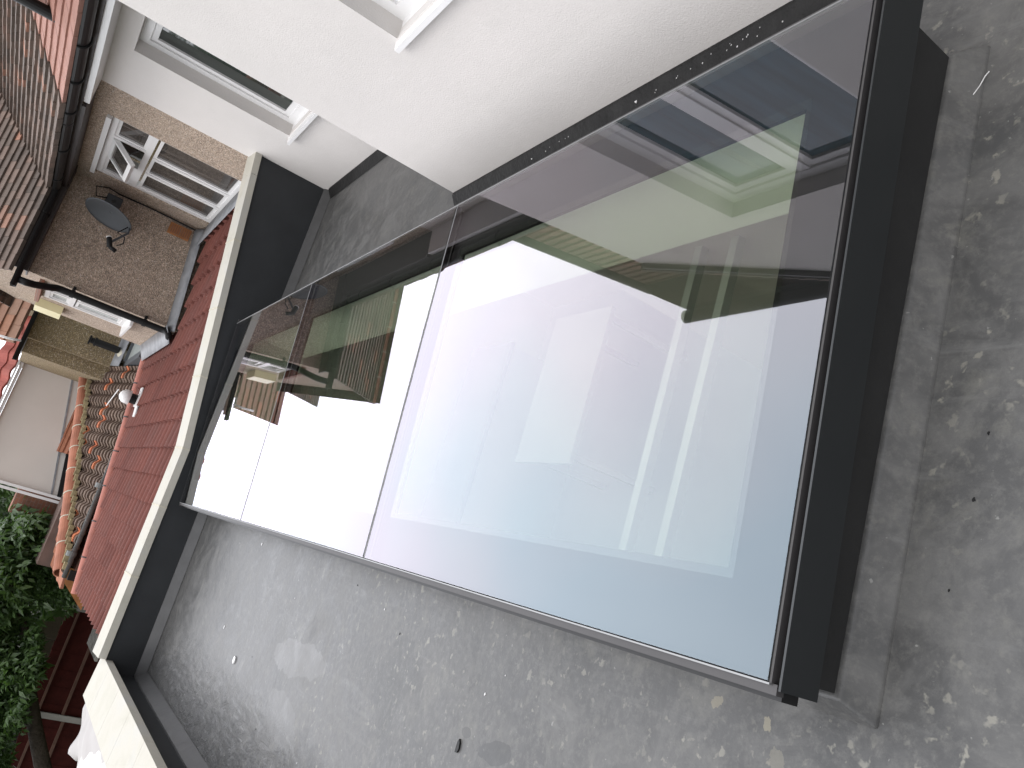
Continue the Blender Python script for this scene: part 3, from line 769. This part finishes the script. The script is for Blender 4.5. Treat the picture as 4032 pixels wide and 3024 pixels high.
# air brick
mb = MB(); mb.box((2.735, 9.575, -.80), (2.862, 9.60, -.565)); vb_ = mb.build('air_vent', 'orangewood', nh)
mb = MB()
for k in range(9): mb.box((2.75, 9.568, -.785 + k * .023), (2.848, 9.5765, -.776 + k * .023))
mb.build('slat', 'brick', vb_)
# roofs
mb = MB()
def inmain(p): return p.y > 6.93 and (p.y < 9.35 + (p.x - 2.6) + .05 or p.x > 5.0)
tiles(mb, (2.57, 6.95, .60), (0, 1, 0), (cp, 0, sp_), 70, 46, .168, .105, flat, .030, inmain, stag=.5, jit=.004)
mb.build('main_roof', 'oldtile', nh)
mb = MB()
def inwing(p): return p.x < 2.6 + (p.y - 9.35) + .05 and p.y < 10.6
tiles(mb, (1.64, 9.32, .585), (1, 0, 0), (0, cp, sp_), 14, 16, .168, .105, flat, .026, inwing, stag=.5, jit=.004)
tiles(mb, (1.64, 11.78, .585), (1, 0, 0), (0, -cp, sp_), 16, 16, .168, .105, flat, .016, lambda p: p.y > 10.5, stag=.5, jit=.004)
mb.build('wing_roof', 'oldtile', nh)
ridge_row(nh, (1.64, 10.55, 1.555), (3.8, 10.55, 1.555), .075, 6, 'terracotta_old', 'ridge_tile')
# eaves: gutters, fascia, soffit
mb = MB(); mb.half_pipe((2.60, 7.32, .575), (2.60, 9.32, .568), .058); mb.half_pipe((2.66, 9.29, .565), (1.50, 9.29, .545), .058)
ng = mb.build('gutter', 'black', nh)
for y in (8.0, 8.9):
    mb = MB(); mb.tube([(2.60 + math.cos(t) * .064, y, .575 + math.sin(t) * .064) for t in [math.pi + math.pi * k / 12 for k in range(13)]], .008, 6); mb.build('gutter_bracket', 'black', ng)
for x in (2.3, 1.75):
    mb = MB(); mb.tube([(x, 9.29 + math.cos(t) * .064, .555 + math.sin(t) * .064) for t in [math.pi + math.pi * k / 12 for k in range(13)]], .008, 6); mb.build('gutter_bracket', 'black', ng)
mb = MB(); mb.box((2.66, 7.05, .47), (2.68, 9.4, .62)); mb.box((2.68, 7.05, .47), (XR, 9.6, .485)); mb.box((1.70, 9.35, .46), (2.66, 9.372, .60)); mb.box((1.70, 9.372, .46), (XR, 9.6, .475)); mb.build('eaves_board', 'soffit', nh)
# swan-neck downpipe
mb = MB()
path = [(1.58, 9.29, .49), (1.58, 9.29, .43), (1.585, 9.30, .395), (1.60, 9.36, .36), (1.66, 9.50, .22), (1.685, 9.545, .17), (1.69, 9.555, .12), (1.69, 9.555, -.90), (1.69, 9.545, -.95), (1.66, 9.50, -.985), (1.62, 9.45, -.995)]
mb.tube(path, .036, 14); dpn = mb.build('downpipe', 'black', nh, smooth=True)
for z in (.02, -.72):
    mb = MB(); mb.tube([(1.69, 9.555, z - .02), (1.69, 9.555, z + .02)], .043, 14); mb.box((1.675, 9.575, z - .015), (1.775, 9.598, z + .015))
    mb.build('pipe_clip', 'black', dpn)
# cables on the wall
mb = MB()
mb.tube([(2.90, 9.59, .02), (2.905, 9.585, -.3), (2.90, 9.59, -.6), (2.89, 9.585, -.86), (2.86, 9.55, -.93), (2.82, 9.54, -.96), (2.84, 9.56, -.90), (2.80, 9.585, -.88), (2.4, 9.585, -.885), (2.0, 9.585, -.95), (1.82, 9.585, -.965)], .009, 8)
mb.build('wall_cable', 'black', nh, smooth=True)
# satellite dish
sd_ = thing('satellite_dish', 'dark grey oval satellite dish on the pebbledash wall beside the downpipe', 'satellite dish', (2.72, 9.58, .02))
cdish = Vector((2.55, 9.30, .02)); nrm = Vector((-.93, -.30, .20)).normalized()
side = nrm.cross(Vector((0, 0, 1))).normalized(); upv = side.cross(nrm).normalized()
mb = MB(); rows = []
for i in range(0, 9):
    r_ = i / 8
    rows.append([cdish + side * (math.cos(t) * .20 * r_) + upv * (math.sin(t) * .25 * r_) - nrm * (.05 * (1 - r_ * r_)) for t in [2 * math.pi * k / 36 for k in range(36)]])
b0 = 0
for rg in rows: mb.v += [tuple(p) for p in rg]
for i in range(8):
    for k in range(36):
        mb.f.append((i * 36 + k, i * 36 + (k + 1) % 36, (i + 1) * 36 + (k + 1) % 36, (i + 1) * 36 + k)); mb.uv.append(None)
rf = mb.build('reflector', 'greyplastic', sd_, smooth=True); s2 = rf.modifiers.new('s', 'SOLIDIFY'); s2.thickness = .008
low = cdish - upv * .22
feed = cdish - upv * .17 + nrm * .27
mb = MB(); mb.tube([low - nrm * .03, low + nrm * .05 - upv * .03, feed], .012, 8); mb.build('feed_arm', 'greyplastic', sd_)
mb = MB(); dl = (cdish - feed).normalized(); mb.tube([feed - dl * .05, feed - dl * .04, feed + dl * .05, feed + dl * .06], [.018, .028, .028, .024], 12)
mb.tube([feed - dl * .045, feed - dl * .045 + Vector((-.02, .0, -.07))], .022, 10)
ln = mb.build('receiver', 'black', sd_, smooth=True)
mb = MB(); mb.tube([feed + dl * .06, feed + dl * .068], .029, 14); mb.build('receiver_cap', 'upvc', ln)
mb = MB(); mb.tube([cdish - nrm * .05, (2.72, 9.40, .03), (2.80, 9.59, .03)], .018, 10); mb.box((2.75, 9.575, -.05), (2.86, 9.60, .11)); mb.box((2.62, 9.30, -.02), (2.70, 9.36, .10)); mb.build('wall_bracket', 'greyplastic', sd_)
mb = MB(); mb.tube([feed + Vector((0, 0, -.07)), feed + Vector((.05, .0, -.12)), feed + Vector((.13, .05, -.11)), feed + Vector((.16, .1, -.03)), low - nrm * .03], .006, 6)
mb.build('cable', 'black', sd_, smooth=True); mb = MB()
mb.tube([(2.80, 9.57, .10), (2.76, 9.54, .20), (2.86, 9.54, .24), (2.91, 9.57, .12), (2.90, 9.585, .02)], .007, 6)
mb.build('cable', 'black', sd_, smooth=True)
# pale yellow box
mb = MB(); mb.prism([(1.655, 10.95, .33), (1.655, 10.95, .04), (1.655, 11.38, .04), (1.655, 11.38, .33)], (.095, 0, 0))
o = bevel(mb.build('alarm_box', 'paleyellow', base=(1.68, 11.1, .04)), .008, 3); tag(o, 'plain pale yellow box fixed high on the pink pebbledash side wall', 'alarm box')

# ================================================================== SECOND NEIGHBOUR: mossy pebbledash
bh = thing('mossy_house', 'narrow mossy brown pebbledash house with black flue behind the red lean-to', 'house', (3, 15, -4.1))
mb = MB(); wall(mb, FY(13.7), 1.595, 5.0, -4.1, .34, (), .25)
mb.build('wall', 'pebbleold', bh)
mb = MB(); mb.box((1.385, 13.82, -4.1), (1.595, 16.5, .31)); mb.build('stepped_wall', 'pebbleold', bh)
mb = MB(); mb.box((1.38, 13.80, .31), (1.62, 14.0, .36)); mb.build('slate_cap', 'lead', bh)
mb = MB(); tiles(mb, (1.42, 13.45, .42), (1, 0, 0), (0, cp, sp_), 14, 9, .26, .20, lambda s: 0, .028, lambda p: True, stag=.5, jit=.006); mb.build('roof', 'browntile', bh)
mb = MB(); mb.half_pipe((1.2, 13.42, .37), (5, 13.42, .38), .06); mb.build('gutter', 'black', bh)
mb = MB(); mb.box((1.3, 13.47, .33), (5, 13.7, .345)); mb.build('soffit_board', 'upvc', bh)
fl = thing('flue_pipe', 'short black flue pipe on the mossy pebbledash wall', 'flue', (1.85, 13.6, -.85))
mb = MB(); mb.tube([(1.86, 13.57, -.86), (1.86, 13.57, -.53)], .055, 16); mb.build('pipe', 'black', fl, smooth=False)
mb = MB(); mb.tube([(1.86, 13.57, -.53), (1.86, 13.57, -.50), (1.86, 13.57, -.495), (1.86, 13.57, -.45), (1.86, 13.57, -.445), (1.86, 13.57, -.42)], [.066, .066, .045, .045, .07, .07], 16); mb.build('terminal', 'black', fl)
# blob of mortar under flue, lead apron
mb = MB(); mb.tube([(1.80, 13.60, -1.0), (1.82, 13.58, -.93), (1.85, 13.58, -.86)], [.10, .09, .05], 12); mb.build('mortar_collar', 'mortar', bh, smooth=True)
mb = MB()
for k in range(14):
    x = 1.62 + k * .05; mb.hexa([(x, 13.45 + .02 * math.sin(k * 2), -.93), (x + .05, 13.45 + .02 * math.sin(k * 2 + 2), -.93), (x + .05, 13.70, -.84), (x, 13.70, -.84), (x, 13.45 + .02 * math.sin(k * 2), -.92), (x + .05, 13.45 + .02 * math.sin(k * 2 + 2), -.92), (x + .05, 13.70, -.83), (x, 13.70, -.83)])
mb.build('lead_flashing', 'lead', bh, smooth=True)
# small grey flat roof with gutter between the two houses
sf = thing('small_flat_roof', 'small grey flat roof with a dark gutter squeezed between two pebbledash houses', 'roof', (1.8, 12.5, -4.1))
mb = MB(); mb.box((1.72, 11.72, -1.06), (2.4, 13.45, -1.0)); mb.build('roof_deck', simple('grey_felt', (.18, .195, .185), .7, .4, .1), sf)
mb = MB(); mb.box((1.62, 11.72, -1.10), (1.72, 13.45, -.985)); mb.box((1.72, 13.38, -1.0), (2.4, 13.45, -.96)); mb.build('edge_gutter', M['greyplastic'], sf)
mb = MB(); mb.box((1.76, 11.75, -4.1), (2.4, 13.4, -1.062)); mb.build('wall', 'brick', sf)

# ================================================================== PANTILE LEAN-TO
pt = thing('pantiled_lean_to', 'old lean-to with curled brown pantiles and a few orange ones', 'extension', (.3, 13, -4.1))
sp2 = math.atan(.2); pz = lambda y: -1.20 + .2 * (y - 12)
def pan(s): return .026 * math.sin(2 * math.pi * s) + .008 * math.cos(4 * math.pi * s)
mb = MB()
def inpan(p): return p.x > -1.2 + (p.y - 12) * 1.0 + .02 and p.y < 14.75 and not (p.x > 1.39 and p.y > 13.72) and not (p.x > 1.62)
tiles(mb, (-1.25, 11.93, pz(11.93)), (1, 0, 0), (0, math.cos(sp2), math.sin(sp2)), 17, 22, .19, .135, pan, .022, inpan, seg=8, jit=.008)
mb.build('pantile_roof', 'pantile', pt, smooth=False)
ridge_row(pt, (-1.26, 11.96, pz(12) + .03), (1.50, 14.70, pz(14.72) + .035), .095, 9, 'terracotta_old', 'hip_tile')
mb = MB()
for k in range(40):
    t = k / 39; c_ = Vector((-1.26 + 2.76 * t + .10, 11.96 + 2.74 * t - .07, pz(12) + (pz(14.72) - pz(12)) * t + .02 + .01 * math.sin(k * 1.7)))
    mb.box(tuple(c_ - Vector((.045, .045, .03))), tuple(c_ + Vector((.05, .045, .03))))
o = mb.build('hip_mortar', 'mortar', pt); bevel(o, .02, 2); o.data.materials[0] = simple('mossy_mortar', (.26, .21, .12), .9, .2, .4, 12, (30, .6, .01))
# left slope of the hip : orange tiles
mb = MB()
tiles(mb, (-1.45, 12.0, -1.26), (0, 1, 0), (math.cos(sp2), 0, math.sin(sp2)), 13, 16, .23, .19, lambda s: 0, .02, lambda p: p.x < -1.2 + (p.y - 12) - .02 and p.y < 14.6, jit=.006)
mb.build('side_slope', 'orangetile', pt)
mb = MB(); mb.half_pipe((-1.30, 11.86, -1.185), (1.2, 11.86, -1.165), .055, .012); pg = mb.build('gutter', 'cast', pt)
for x in (-1.0, -.1, .8):
    mb = MB(); mb.tube([(x - .03, 11.86, -1.185), (x + .03, 11.86, -1.184)], .063, 14); mb.build('gutter_joint', 'cast', pg)
mb = MB(); mb.box((-1.2, 11.98, -4.1), (1.7, 14.7, -1.31)); mb.build('wall', 'brick', pt)
mb = MB()
for k in range(3): mb.box((-1.2 + 0, 11.70, -1.50 - k * .12), (1.7, 11.97, -1.41 - k * .12))
mb.build('eaves_course', 'orangetile', pt)
mb = MB(); mb.box((-1.30, 11.72, -2.1), (-1.18, 11.80, -1.24)); o = mb.build('gutter_outlet', 'black', pt); bevel(o, .02)
mb = MB(); mb.tube([(.98, 13.0, -.955), (1.22, 12.62, -.99)], .008, 6)
o = mb.build('plastic_strip', 'upvc', base=(1.1, 12.8, -.98)); tag(o, 'thin white plastic strip lying on the brown pantiles', 'debris')

# cream wall building behind
ch = thing('cream_house', 'cream smooth rendered building with white trim beyond the orange hip tiles', 'house', (.5, 17, -4.1))
YC = 15.5
mb = MB(); mb.box((-.49, YC, -4.1), (1.62, YC + 4, .24)); mb.build('wall', 'cream', ch)
mb = MB(); mb.box((-.53, YC - .05, -1.3), (-.485, YC + .02, .30)); mb.box((-.60, YC - .02, -1.3), (-.555, YC + .02, .30)); mb.box((-.53, YC - .06, .243), (1.7, YC + .01, .29)); mb.box((-.53, YC - .10, .30), (1.7, YC + .01, .33)); o = mb.build('edge_trim', 'upvc', ch); bevel(o, .006)
mb = MB()
mb.prism([(1.60, YC - .012, -.44), (-.49, YC - .012, -.90), (-.49, YC - .012, -.93), (1.60, YC - .012, -.47)], (0, .014, 0)); mb.build('flashing_line', 'lead', ch)
mb = MB(); mb.prism([(1.60, YC - .06, -.60), (-.49, YC - .06, -1.0), (-.49, YC - .06, -1.06), (1.60, YC - .06, -.66)], (0, .06, 0)); mb.build('gutter', 'black', ch)
mb = MB(); tiles(mb, (-1.0, YC - .1, .345), (1, 0, 0), (0, math.cos(R(32)), math.sin(R(32))), 18, 22, .3, .26, lambda s: .02 * math.sin(2 * math.pi * s), .022, lambda p: p.z < .60 and p.x > .25, seg=6); mb.build('roof', 'farred', ch)
mb = MB(); tiles(mb, (-1.1, 14.70, -.93), (1, 0, 0), (0, math.cos(R(14)), math.sin(R(14))), 10, 4, .26, .24, flat, .02, lambda p: .25 < p.x < 1.4, jit=.01); mb.build('lower_roof', 'orangetile', ch)
mb = MB(); mb.box((-1.5, 14.6, -1.35), (.9, 15.45, -1.06)); mb.build('felt_roof', simple('brown_felt', (.12, .08, .066), .85, .3, .2, 6, (50, .5, .006)), ch)
mb = MB(); mb.box((-.95, 15.9, -4.1), (-.5, 16.6, -.45)); mb.build('brick_pier', 'brick', ch)
mb = MB(); mb.tube([(1.42, 13.2, .68), (1.43, 13.22, .50), (1.46, 13.25, .36)], .016, 8)
o = mb.build('plastic_pipe', 'upvc', base=(1.45, 13.2, .36), smooth=True); tag(o, 'thin white pipe hanging at the top corner of the mossy house', 'pipe')
# white plank against tree
mb = MB(); mb.hexa([(-.80, 16, -.78), (-.72, 16, -.70), (-.72, 16.1, -.70), (-.80, 16.1, -.78), (-1.15, 16, -.78), (-1.07, 16, -.64), (-1.07, 16.1, -.64), (-1.15, 16.1, -.78)])
o = mb.build('white_board', 'upvc', base=(-.9, 16, -.8)); tag(o, 'small white board sticking out beside the cream house in front of leaves', 'board')

# taller rear part of the mossy house : roof window and chimney stack (mirrored in the glass)
mb = MB(); mb.box((2.15, 14.9, -4.1), (6, 19, 1.55)); mb.build('rear_wall', 'pebbleold', bh)
mb = MB(); tiles(mb, (2.05, 14.75, 1.52), (1, 0, 0), (0, cp, sp_), 26, 16, .168, .105, lambda s: 0, .018, lambda p: True, stag=.5, jit=.006); mb.build('rear_roof', 'oldtile', bh)
mb = MB(); mb.hexa([(2.45, 14.98, 1.74), (2.95, 14.98, 1.74), (2.95, 15.45, 2.12), (2.45, 15.45, 2.12), (2.45, 14.94, 1.80), (2.95, 14.94, 1.80), (2.95, 15.41, 2.18), (2.45, 15.41, 2.18)]); rw = mb.build('roof_window', 'greyplastic', bh)
mb = MB(); mb.hexa([(2.51, 15.01, 1.85), (2.89, 15.01, 1.85), (2.89, 15.34, 2.125), (2.51, 15.34, 2.125), (2.51, 15.0, 1.865), (2.89, 15.0, 1.865), (2.89, 15.33, 2.14), (2.51, 15.33, 2.14)]); mb.build('pane', 'panelight', rw)

# ================================================================== GARDEN: fence, shed
YF = 17.0
fe = thing('maroon_fence', 'dark maroon boarded fence panels between concrete posts in the garden', 'fence', (-4.5, YF, -4.1))
xs_p = [-2.31, -4.17, -6.03, -7.89]
for i, xp in enumerate(xs_p):
    m_ = MB(); m_.box((xp - .05, YF - .05, -4.1), (xp + .05, YF + .05, -1.93 - .07 * i)); bevel(m_.build('post', 'concrete', fe), .01)
for i in range(5):
    xa = (-.5 if i == 0 else xs_p[i - 1] - .052); xb = (xs_p[i] + .052 if i < 4 else xs_p[3] - 1.8)
    zt = -1.95 - .055 * i
    m_ = MB(); n = 12
    for k in range(n):
        a, b = xa + (xb - xa) * k / n, xa + (xb - xa) * (k + 1) / n
        m_.box((b + .002, YF - .012 - .004 * (k % 2), -4.08), (a + .003 if k else a, YF + .012, zt - .01 * (k % 2)))
    pn = m_.build('panel', 'maroon', fe)
    m_ = MB(); m_.box((xb, YF - .045, zt - .21), (xa, YF - .018, zt - .17)); m_.box((xb, YF - .045, zt - .62), (xa, YF - .018, zt - .57)); m_.build('rail', 'railwood', pn)
sh = thing('garden_shed', 'low tan panelled garden outbuilding with a bright metal roof edge behind the fence', 'shed', (-3.2, 21, -4.1))
m_ = MB()
for k in range(5):
    xa = -1.6 - k * .62; m_.box((xa - .60, 20.0, -4.1), (xa, 20.1, -1.98))
m_.build('wall_panel', simple('tan_panel', (.22, .175, .13), .85, .3, .15, 20, (40, .3, .005)), sh)
m_ = MB(); m_.hexa([(-8.5, 19.8, -1.86), (-1.2, 19.8, -1.80), (-1.2, 22, -1.70), (-8.5, 22, -1.76), (-8.5, 19.8, -1.81), (-1.2, 19.8, -1.75), (-1.2, 22, -1.65), (-8.5, 22, -1.71)]); m_.build('roof', 'timber', sh)
m_ = MB(); m_.box((-8.5, 19.76, -1.84), (-1.2, 19.79, -1.80)); m_.build('metal_edge', 'upvc', sh)
for k, (x, wd) in enumerate(((-4.95, .28), (-5.7, .28), (-6.6, .12), (-7.0, .2))):
    m_ = MB(); m_.box((x - wd, 19.95, -4.1), (x, 20.05, -1.95)); m_.build('slatted_door', 'timber', sh)
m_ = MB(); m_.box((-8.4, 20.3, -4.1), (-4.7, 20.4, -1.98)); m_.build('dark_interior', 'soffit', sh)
# timber decking / low roof near the lean-to eave and blue-grey board
m_ = MB()
for k in range(9): m_.box((-2.7 + .0, 14.6 + k * .16, -2.42 - .0), (-1.5, 14.74 + k * .16, -2.38))
o = m_.build('timber_roof', 'timber', base=(-2.1, 15.2, -2.42)); tag(o, 'weathered grey timber boarding below the pantiled eaves', 'boarding')
m_ = MB(); m_.hexa([(-1.85, 13.4, -1.75), (-1.32, 13.4, -1.75), (-1.32, 13.44, -1.75), (-1.85, 13.44, -1.75), (-1.50, 13.4, -1.36), (-1.32, 13.4, -1.30), (-1.32, 13.44, -1.30), (-1.50, 13.44, -1.36)])
o = m_.build('orange_board', 'orangewood', base=(-1.5, 13.4, -1.75)); tag(o, 'orange brown board end standing below the terracotta hip', 'board')

# white sheet over neighbouring wall on the left
nwal = thing('rendered_garden_wall', 'pale pinkish rendered boundary wall beside the cream coping', 'wall', (-1.85, 4, -4.1))
m_ = MB(); m_.box((-2.06, -3, -4.1), (-1.58, 6.9, -1.29)); m_.build('wall_body', 'render', nwal)
m_ = MB(); nx, ny = 16, 60; V_ = {}
rn = random.Random(11)
for i in range(nx + 1):
    for j in range(ny + 1):
        x = -1.585 - i / nx * .55; y = 3.0 + j / ny * 4.55
        end = max(0, (y - 5.9) / 1.65); 
        z = -1.27 - .02 * i / nx + .02 * math.sin(y * 3 + x * 4)
        z += end * (.016 * math.sin(x * 19 + y * 7) + .012 * math.sin(y * 17 - x * 9)) - end * .07 * (i / nx)
        if i == nx: z -= .25; x += .02
        if i == nx - 1: z -= .05
        x += end * .05 * math.sin(y * 8)
        V_[i, j] = (x, y - end * .10 * abs(math.sin(x * 9)), z)
for i in range(nx):
    for j in range(ny): m_.face([V_[i, j], V_[i + 1, j], V_[i + 1, j + 1], V_[i, j + 1]])
o = m_.build('plastic_sheet', 'cloth', base=(-1.85, 5.3, -1.3), smooth=False)
bmx = bmesh.new(); bmx.from_mesh(o.data); bmesh.ops.remove_doubles(bmx, verts=bmx.verts, dist=.0005); bmx.to_mesh(o.data); bmx.free()
for p in o.data.polygons: p.use_smooth = True
so2 = o.modifiers.new('s', 'SOLIDIFY'); so2.thickness = .006
tag(o, 'crumpled pale pink plastic sheet draped over the boundary wall', 'sheet')

# ================================================================== TREES
def leaf_cloud(mb, c, rad, n, size, rnd):
    for _ in range(n):
        while True:
            p = Vector((rnd.uniform(-1, 1), rnd.uniform(-1, 1), rnd.uniform(-1, 1)))
            if .25 < p.length < 1: break
        p = Vector(c) + Vector((p.x * rad[0], p.y * rad[1], p.z * rad[2]))
        d = Vector((rnd.uniform(-1, 1), rnd.uniform(-1, 1), rnd.uniform(-.9, .2))).normalized()
        nn = Vector((rnd.uniform(-.7, .7), rnd.uniform(-.9, .3), 1)).normalized()
        s_ = d.cross(nn).normalized(); L_ = size * rnd.uniform(.6, 1.3); W_ = L_ * .24
        a = p; m1 = p + d * L_ * .45 + s_ * W_; m2 = p + d * L_ * .45 - s_ * W_; m3 = p + d * L_ - Vector((0, 0, L_ * .2)); mid = p + d * L_ * .5 - Vector((0, 0, .012))
        mb.face([a, m1, m3, mid]); mb.face([a, mid, m3, m2])
def clumps(mb, c, rad, nc, per, size, crad, rnd):
    for _ in range(nc):
        t = Vector((rnd.gauss(0, .5), rnd.gauss(0, .5), rnd.gauss(0, .5)))
        if t.length > 1: t = t.normalized() * rnd.uniform(.7, 1)
        q = Vector(c) + Vector((t.x * rad[0], t.y * rad[1], t.z * rad[2]))
        r_ = crad * rnd.uniform(.6, 1.3)
        leaf_cloud(mb, q, (r_, r_, r_ * .6), per, size, rnd)
rnd = random.Random(21)
t1 = thing('leafy_tree', 'big-leaved green tree with dark leaning trunk in front of the maroon fence', 'tree', (-6.0, 15.5, -4.1))
mb = MB(); mb.tube([(-6.2, 15.3, -4.1), (-5.6, 15.3, -3.2), (-4.9, 15.4, -2.6), (-4.0, 15.5, -2.05), (-3.2, 15.5, -1.62), (-2.6, 15.5, -1.34), (-2.3, 15.5, -1.1), (-1.6, 15.4, -.6)], [.17, .15, .13, .11, .085, .07, .05, .03], 12)
mb.tube([(-4.0, 15.5, -2.05), (-3.8, 15.6, -1.5), (-3.9, 15.7, -.9), (-3.4, 15.8, -.3)], [.06, .05, .04, .02], 10)
mb.tube([(-3.2, 15.5, -1.62), (-3.25, 15.3, -1.3), (-3.6, 15.1, -1.0)], [.08, .06, .03], 8)
mb.build('trunk', 'bark', t1, smooth=True)
mb = MB()
clumps(mb, (-2.3, 15.4, -.75), (1.5, .8, .55), 60, 80, .125, .26, rnd)
clumps(mb, (-3.3, 15.6, -.7), (1.6, 1.0, .7), 65, 80, .125, .28, rnd)
clumps(mb, (-4.6, 15.2, -1.25), (1.3, .7, .6), 65, 80, .125, .27, rnd)
clumps(mb, (-3.4, 15.0, -1.45), (.9, .5, .35), 36, 80, .12, .22, rnd)
clumps(mb, (-1.45, 15.8, -.7), (.8, .6, .42), 26, 60, .14, .22, rnd)
mb.build('crown', 'leaf', t1)
specs = [(-1.9, 18.5, -.9, 1.6, 1.4, 'leaf', 'round mid-green tree behind the cream house'), (-5.2, 19.0, -.6, 2.4, 2.0, 'leafdark', 'dark broad tree at the far left of the garden'),
         (-4.2, 24.0, -.8, 3.0, 2.4, 'leafdark', 'tall dark tree beyond the shed'), (-9.5, 22.0, 0, 3.5, 3.0, 'leafdark', 'wide dark tree beyond the end of the fence'), (-2.6, 27.0, -.6, 2.6, 2.2, 'leafdark', 'distant dark tree behind the cream house roof')]
for (x, y, z, rx, rz_, mt, lb) in specs:
    t = thing('garden_tree', lb, 'tree', (x, y, -4.1))
    m_ = MB(); m_.tube([(x, y, -4.1), (x + .15, y, -2.4), (x - .1, y, z)], [.22, .17, .08], 10); m_.tube([(x + .1, y, -2.0), (x + .9, y + .2, z)], [.1, .04], 8); m_.tube([(x + .1, y, -2.2), (x - .9, y - .2, z)], [.1, .04], 8); m_.build('trunk', 'bark', t)
    m_ = MB(); clumps(m_, (x, y, z), (rx, rx * .8, rz_), 90, 42, .24, .5, rnd); m_.build('crown', mt, t)
# shrub between deck and fence
t = thing('dark_shrub', 'small-leaved dark shrub spilling over the grey timber boards', 'shrub', (-1.6, 15.6, -4.1))
m_ = MB(); clumps(m_, (-1.75, 15.4, -1.55), (.55, .5, .45), 30, 60, .09, .16, rnd); m_.build('foliage', 'leaf', t)
m_ = MB(); m_.tube([(-1.7, 15.6, -4.1), (-1.7, 15.5, -1.7)], [.05, .02], 6); m_.build('stem', 'bark', t)

# ================================================================== INTERIOR THINGS (faint through glass)
m_ = MB(); m_.box((1.0, 4.6, -3.2), (2.2, 5.3, -3.16)); tb = thing('white_table', 'white rectangular table faintly visible through the skylight glass', 'table', (1.6, 4.95, -4.0))
m_.build('table_top', 'furniture', tb)
for x in (1.05, 2.12):
    for y in (4.65, 5.22):
        q = MB(); q.box((x, y, -4.0), (x + .04, y + .04, -3.2)); q.build('leg', 'furniture', tb)
cb = thing('kitchen_island', 'pale kitchen island with grey worktop below the skylight', 'kitchen island', (1.2, 6.0, -4.0))
m_ = MB(); m_.box((.4, 5.8, -4.0), (2.0, 6.4, -3.12)); m_.build('cabinet', 'furniture', cb)
m_ = MB(); m_.box((.37, 5.77, -3.12), (2.03, 6.43, -3.08)); m_.build('worktop', 'roomdark', cb)
dr = thing('door_track', 'pair of pale door track rails crossing under the skylight glass', 'rails', (1.0, 2.9, -4.0))
for y in (2.75, 3.0):
    m_ = MB(); m_.box((.2, y, -2.55), (2.2, y + .05, -2.5)); m_.build('rail', 'furniture', dr)
for x in (.25, 2.1):
    m_ = MB(); m_.box((x, 2.8, -4.0), (x + .05, 2.99, -2.55)); m_.build('upright', 'furniture', dr)

# ================================================================== SMALL DEBRIS ON THE FLAT ROOF
def chip(x, y, z, s, mat, label, nm='paint_flake', cat='paint flake', group='white flakes lying on the flat roof'):
    m_ = MB(); n = 7; r0 = random.Random(int(x * 1000 + y * 77))
    pts = [(x + math.cos(t) * s * r0.uniform(.5, 1.2), y + math.sin(t) * s * .6 * r0.uniform(.5, 1.2), z) for t in [2 * math.pi * k / n for k in range(n)]]
    m_.prism(pts, (0, 0, s * .25)); o = m_.build(nm, mat, base=(x, y, z)); tag(o, label, cat, group); return o
chip(-.745, 4.87, -1.499, .028, 'upvc', 'largest white flake on the grey roof near the left parapet corner')
chip(-.64, 5.30, -1.499, .010, 'upvc', 'small white flake between the skylight and the left parapet')
chip(-.10, 5.15, -1.499, .012, 'upvc', 'round white fleck beside the far left edge of the skylight')
chip(1.945, 2.36, -1.473, .016, 'upvc', 'white flake in the dark strip under the near window wall')
chip(1.945, 3.10, -1.473, .013, 'upvc', 'white flake in the strip between skylight and wall, nearer the wall corner')
chip(-.47, 2.35, -1.4995, .022, 'black', 'small black twig fragment on the grey roof', 'twig', 'twig', None)
for i in range(26):
    r0 = random.Random(100 + i); x, y = r0.uniform(-1.2, -.1), r0.uniform(1.2, 6.3)
    if i > 17: x, y = r0.uniform(0, 1.4), r0.uniform(.3, .9)
    chip(x, y, -1.4995, r0.uniform(.003, .006), 'upvc' if r0.random() < .5 else 'black', 'tiny grit speck on the grey roof', 'grit', 'grit', 'tiny specks of grit scattered on the flat roof')
for i in range(22):
    r0 = random.Random(300 + i); yy = r0.choice([1.75, 1.85, 2.0, 2.15, 2.9]) + r0.gauss(0, .06); xx = r0.uniform(1.932, 1.955)
    chip(xx, yy, -1.4962 + (xx - 1.898) * .64 + .001, r0.uniform(.0025, .0045), 'upvc', 'tiny white plaster speck in the dark strip beside the white wall', 'plaster_speck', 'speck', 'plaster specks in the strip between wall and glass')
m_ = MB(); m_.tube([(1.375, .985, -1.482), (1.40, .975, -1.487), (1.425, .968, -1.490), (1.437, .962, -1.493)], .0012, 6)
o = m_.build('paint_scrape', 'upvc', base=(1.35, .96, -1.49)); tag(o, 'thin curved white sliver lying by the right end of the kerb foot', 'sliver')

# ================================================================== lift everything so the garden is at z = 0
for o in scene.collection.objects:
    if o.parent is None and o.type in ('MESH', 'EMPTY'):
        o.location.z += LIFT
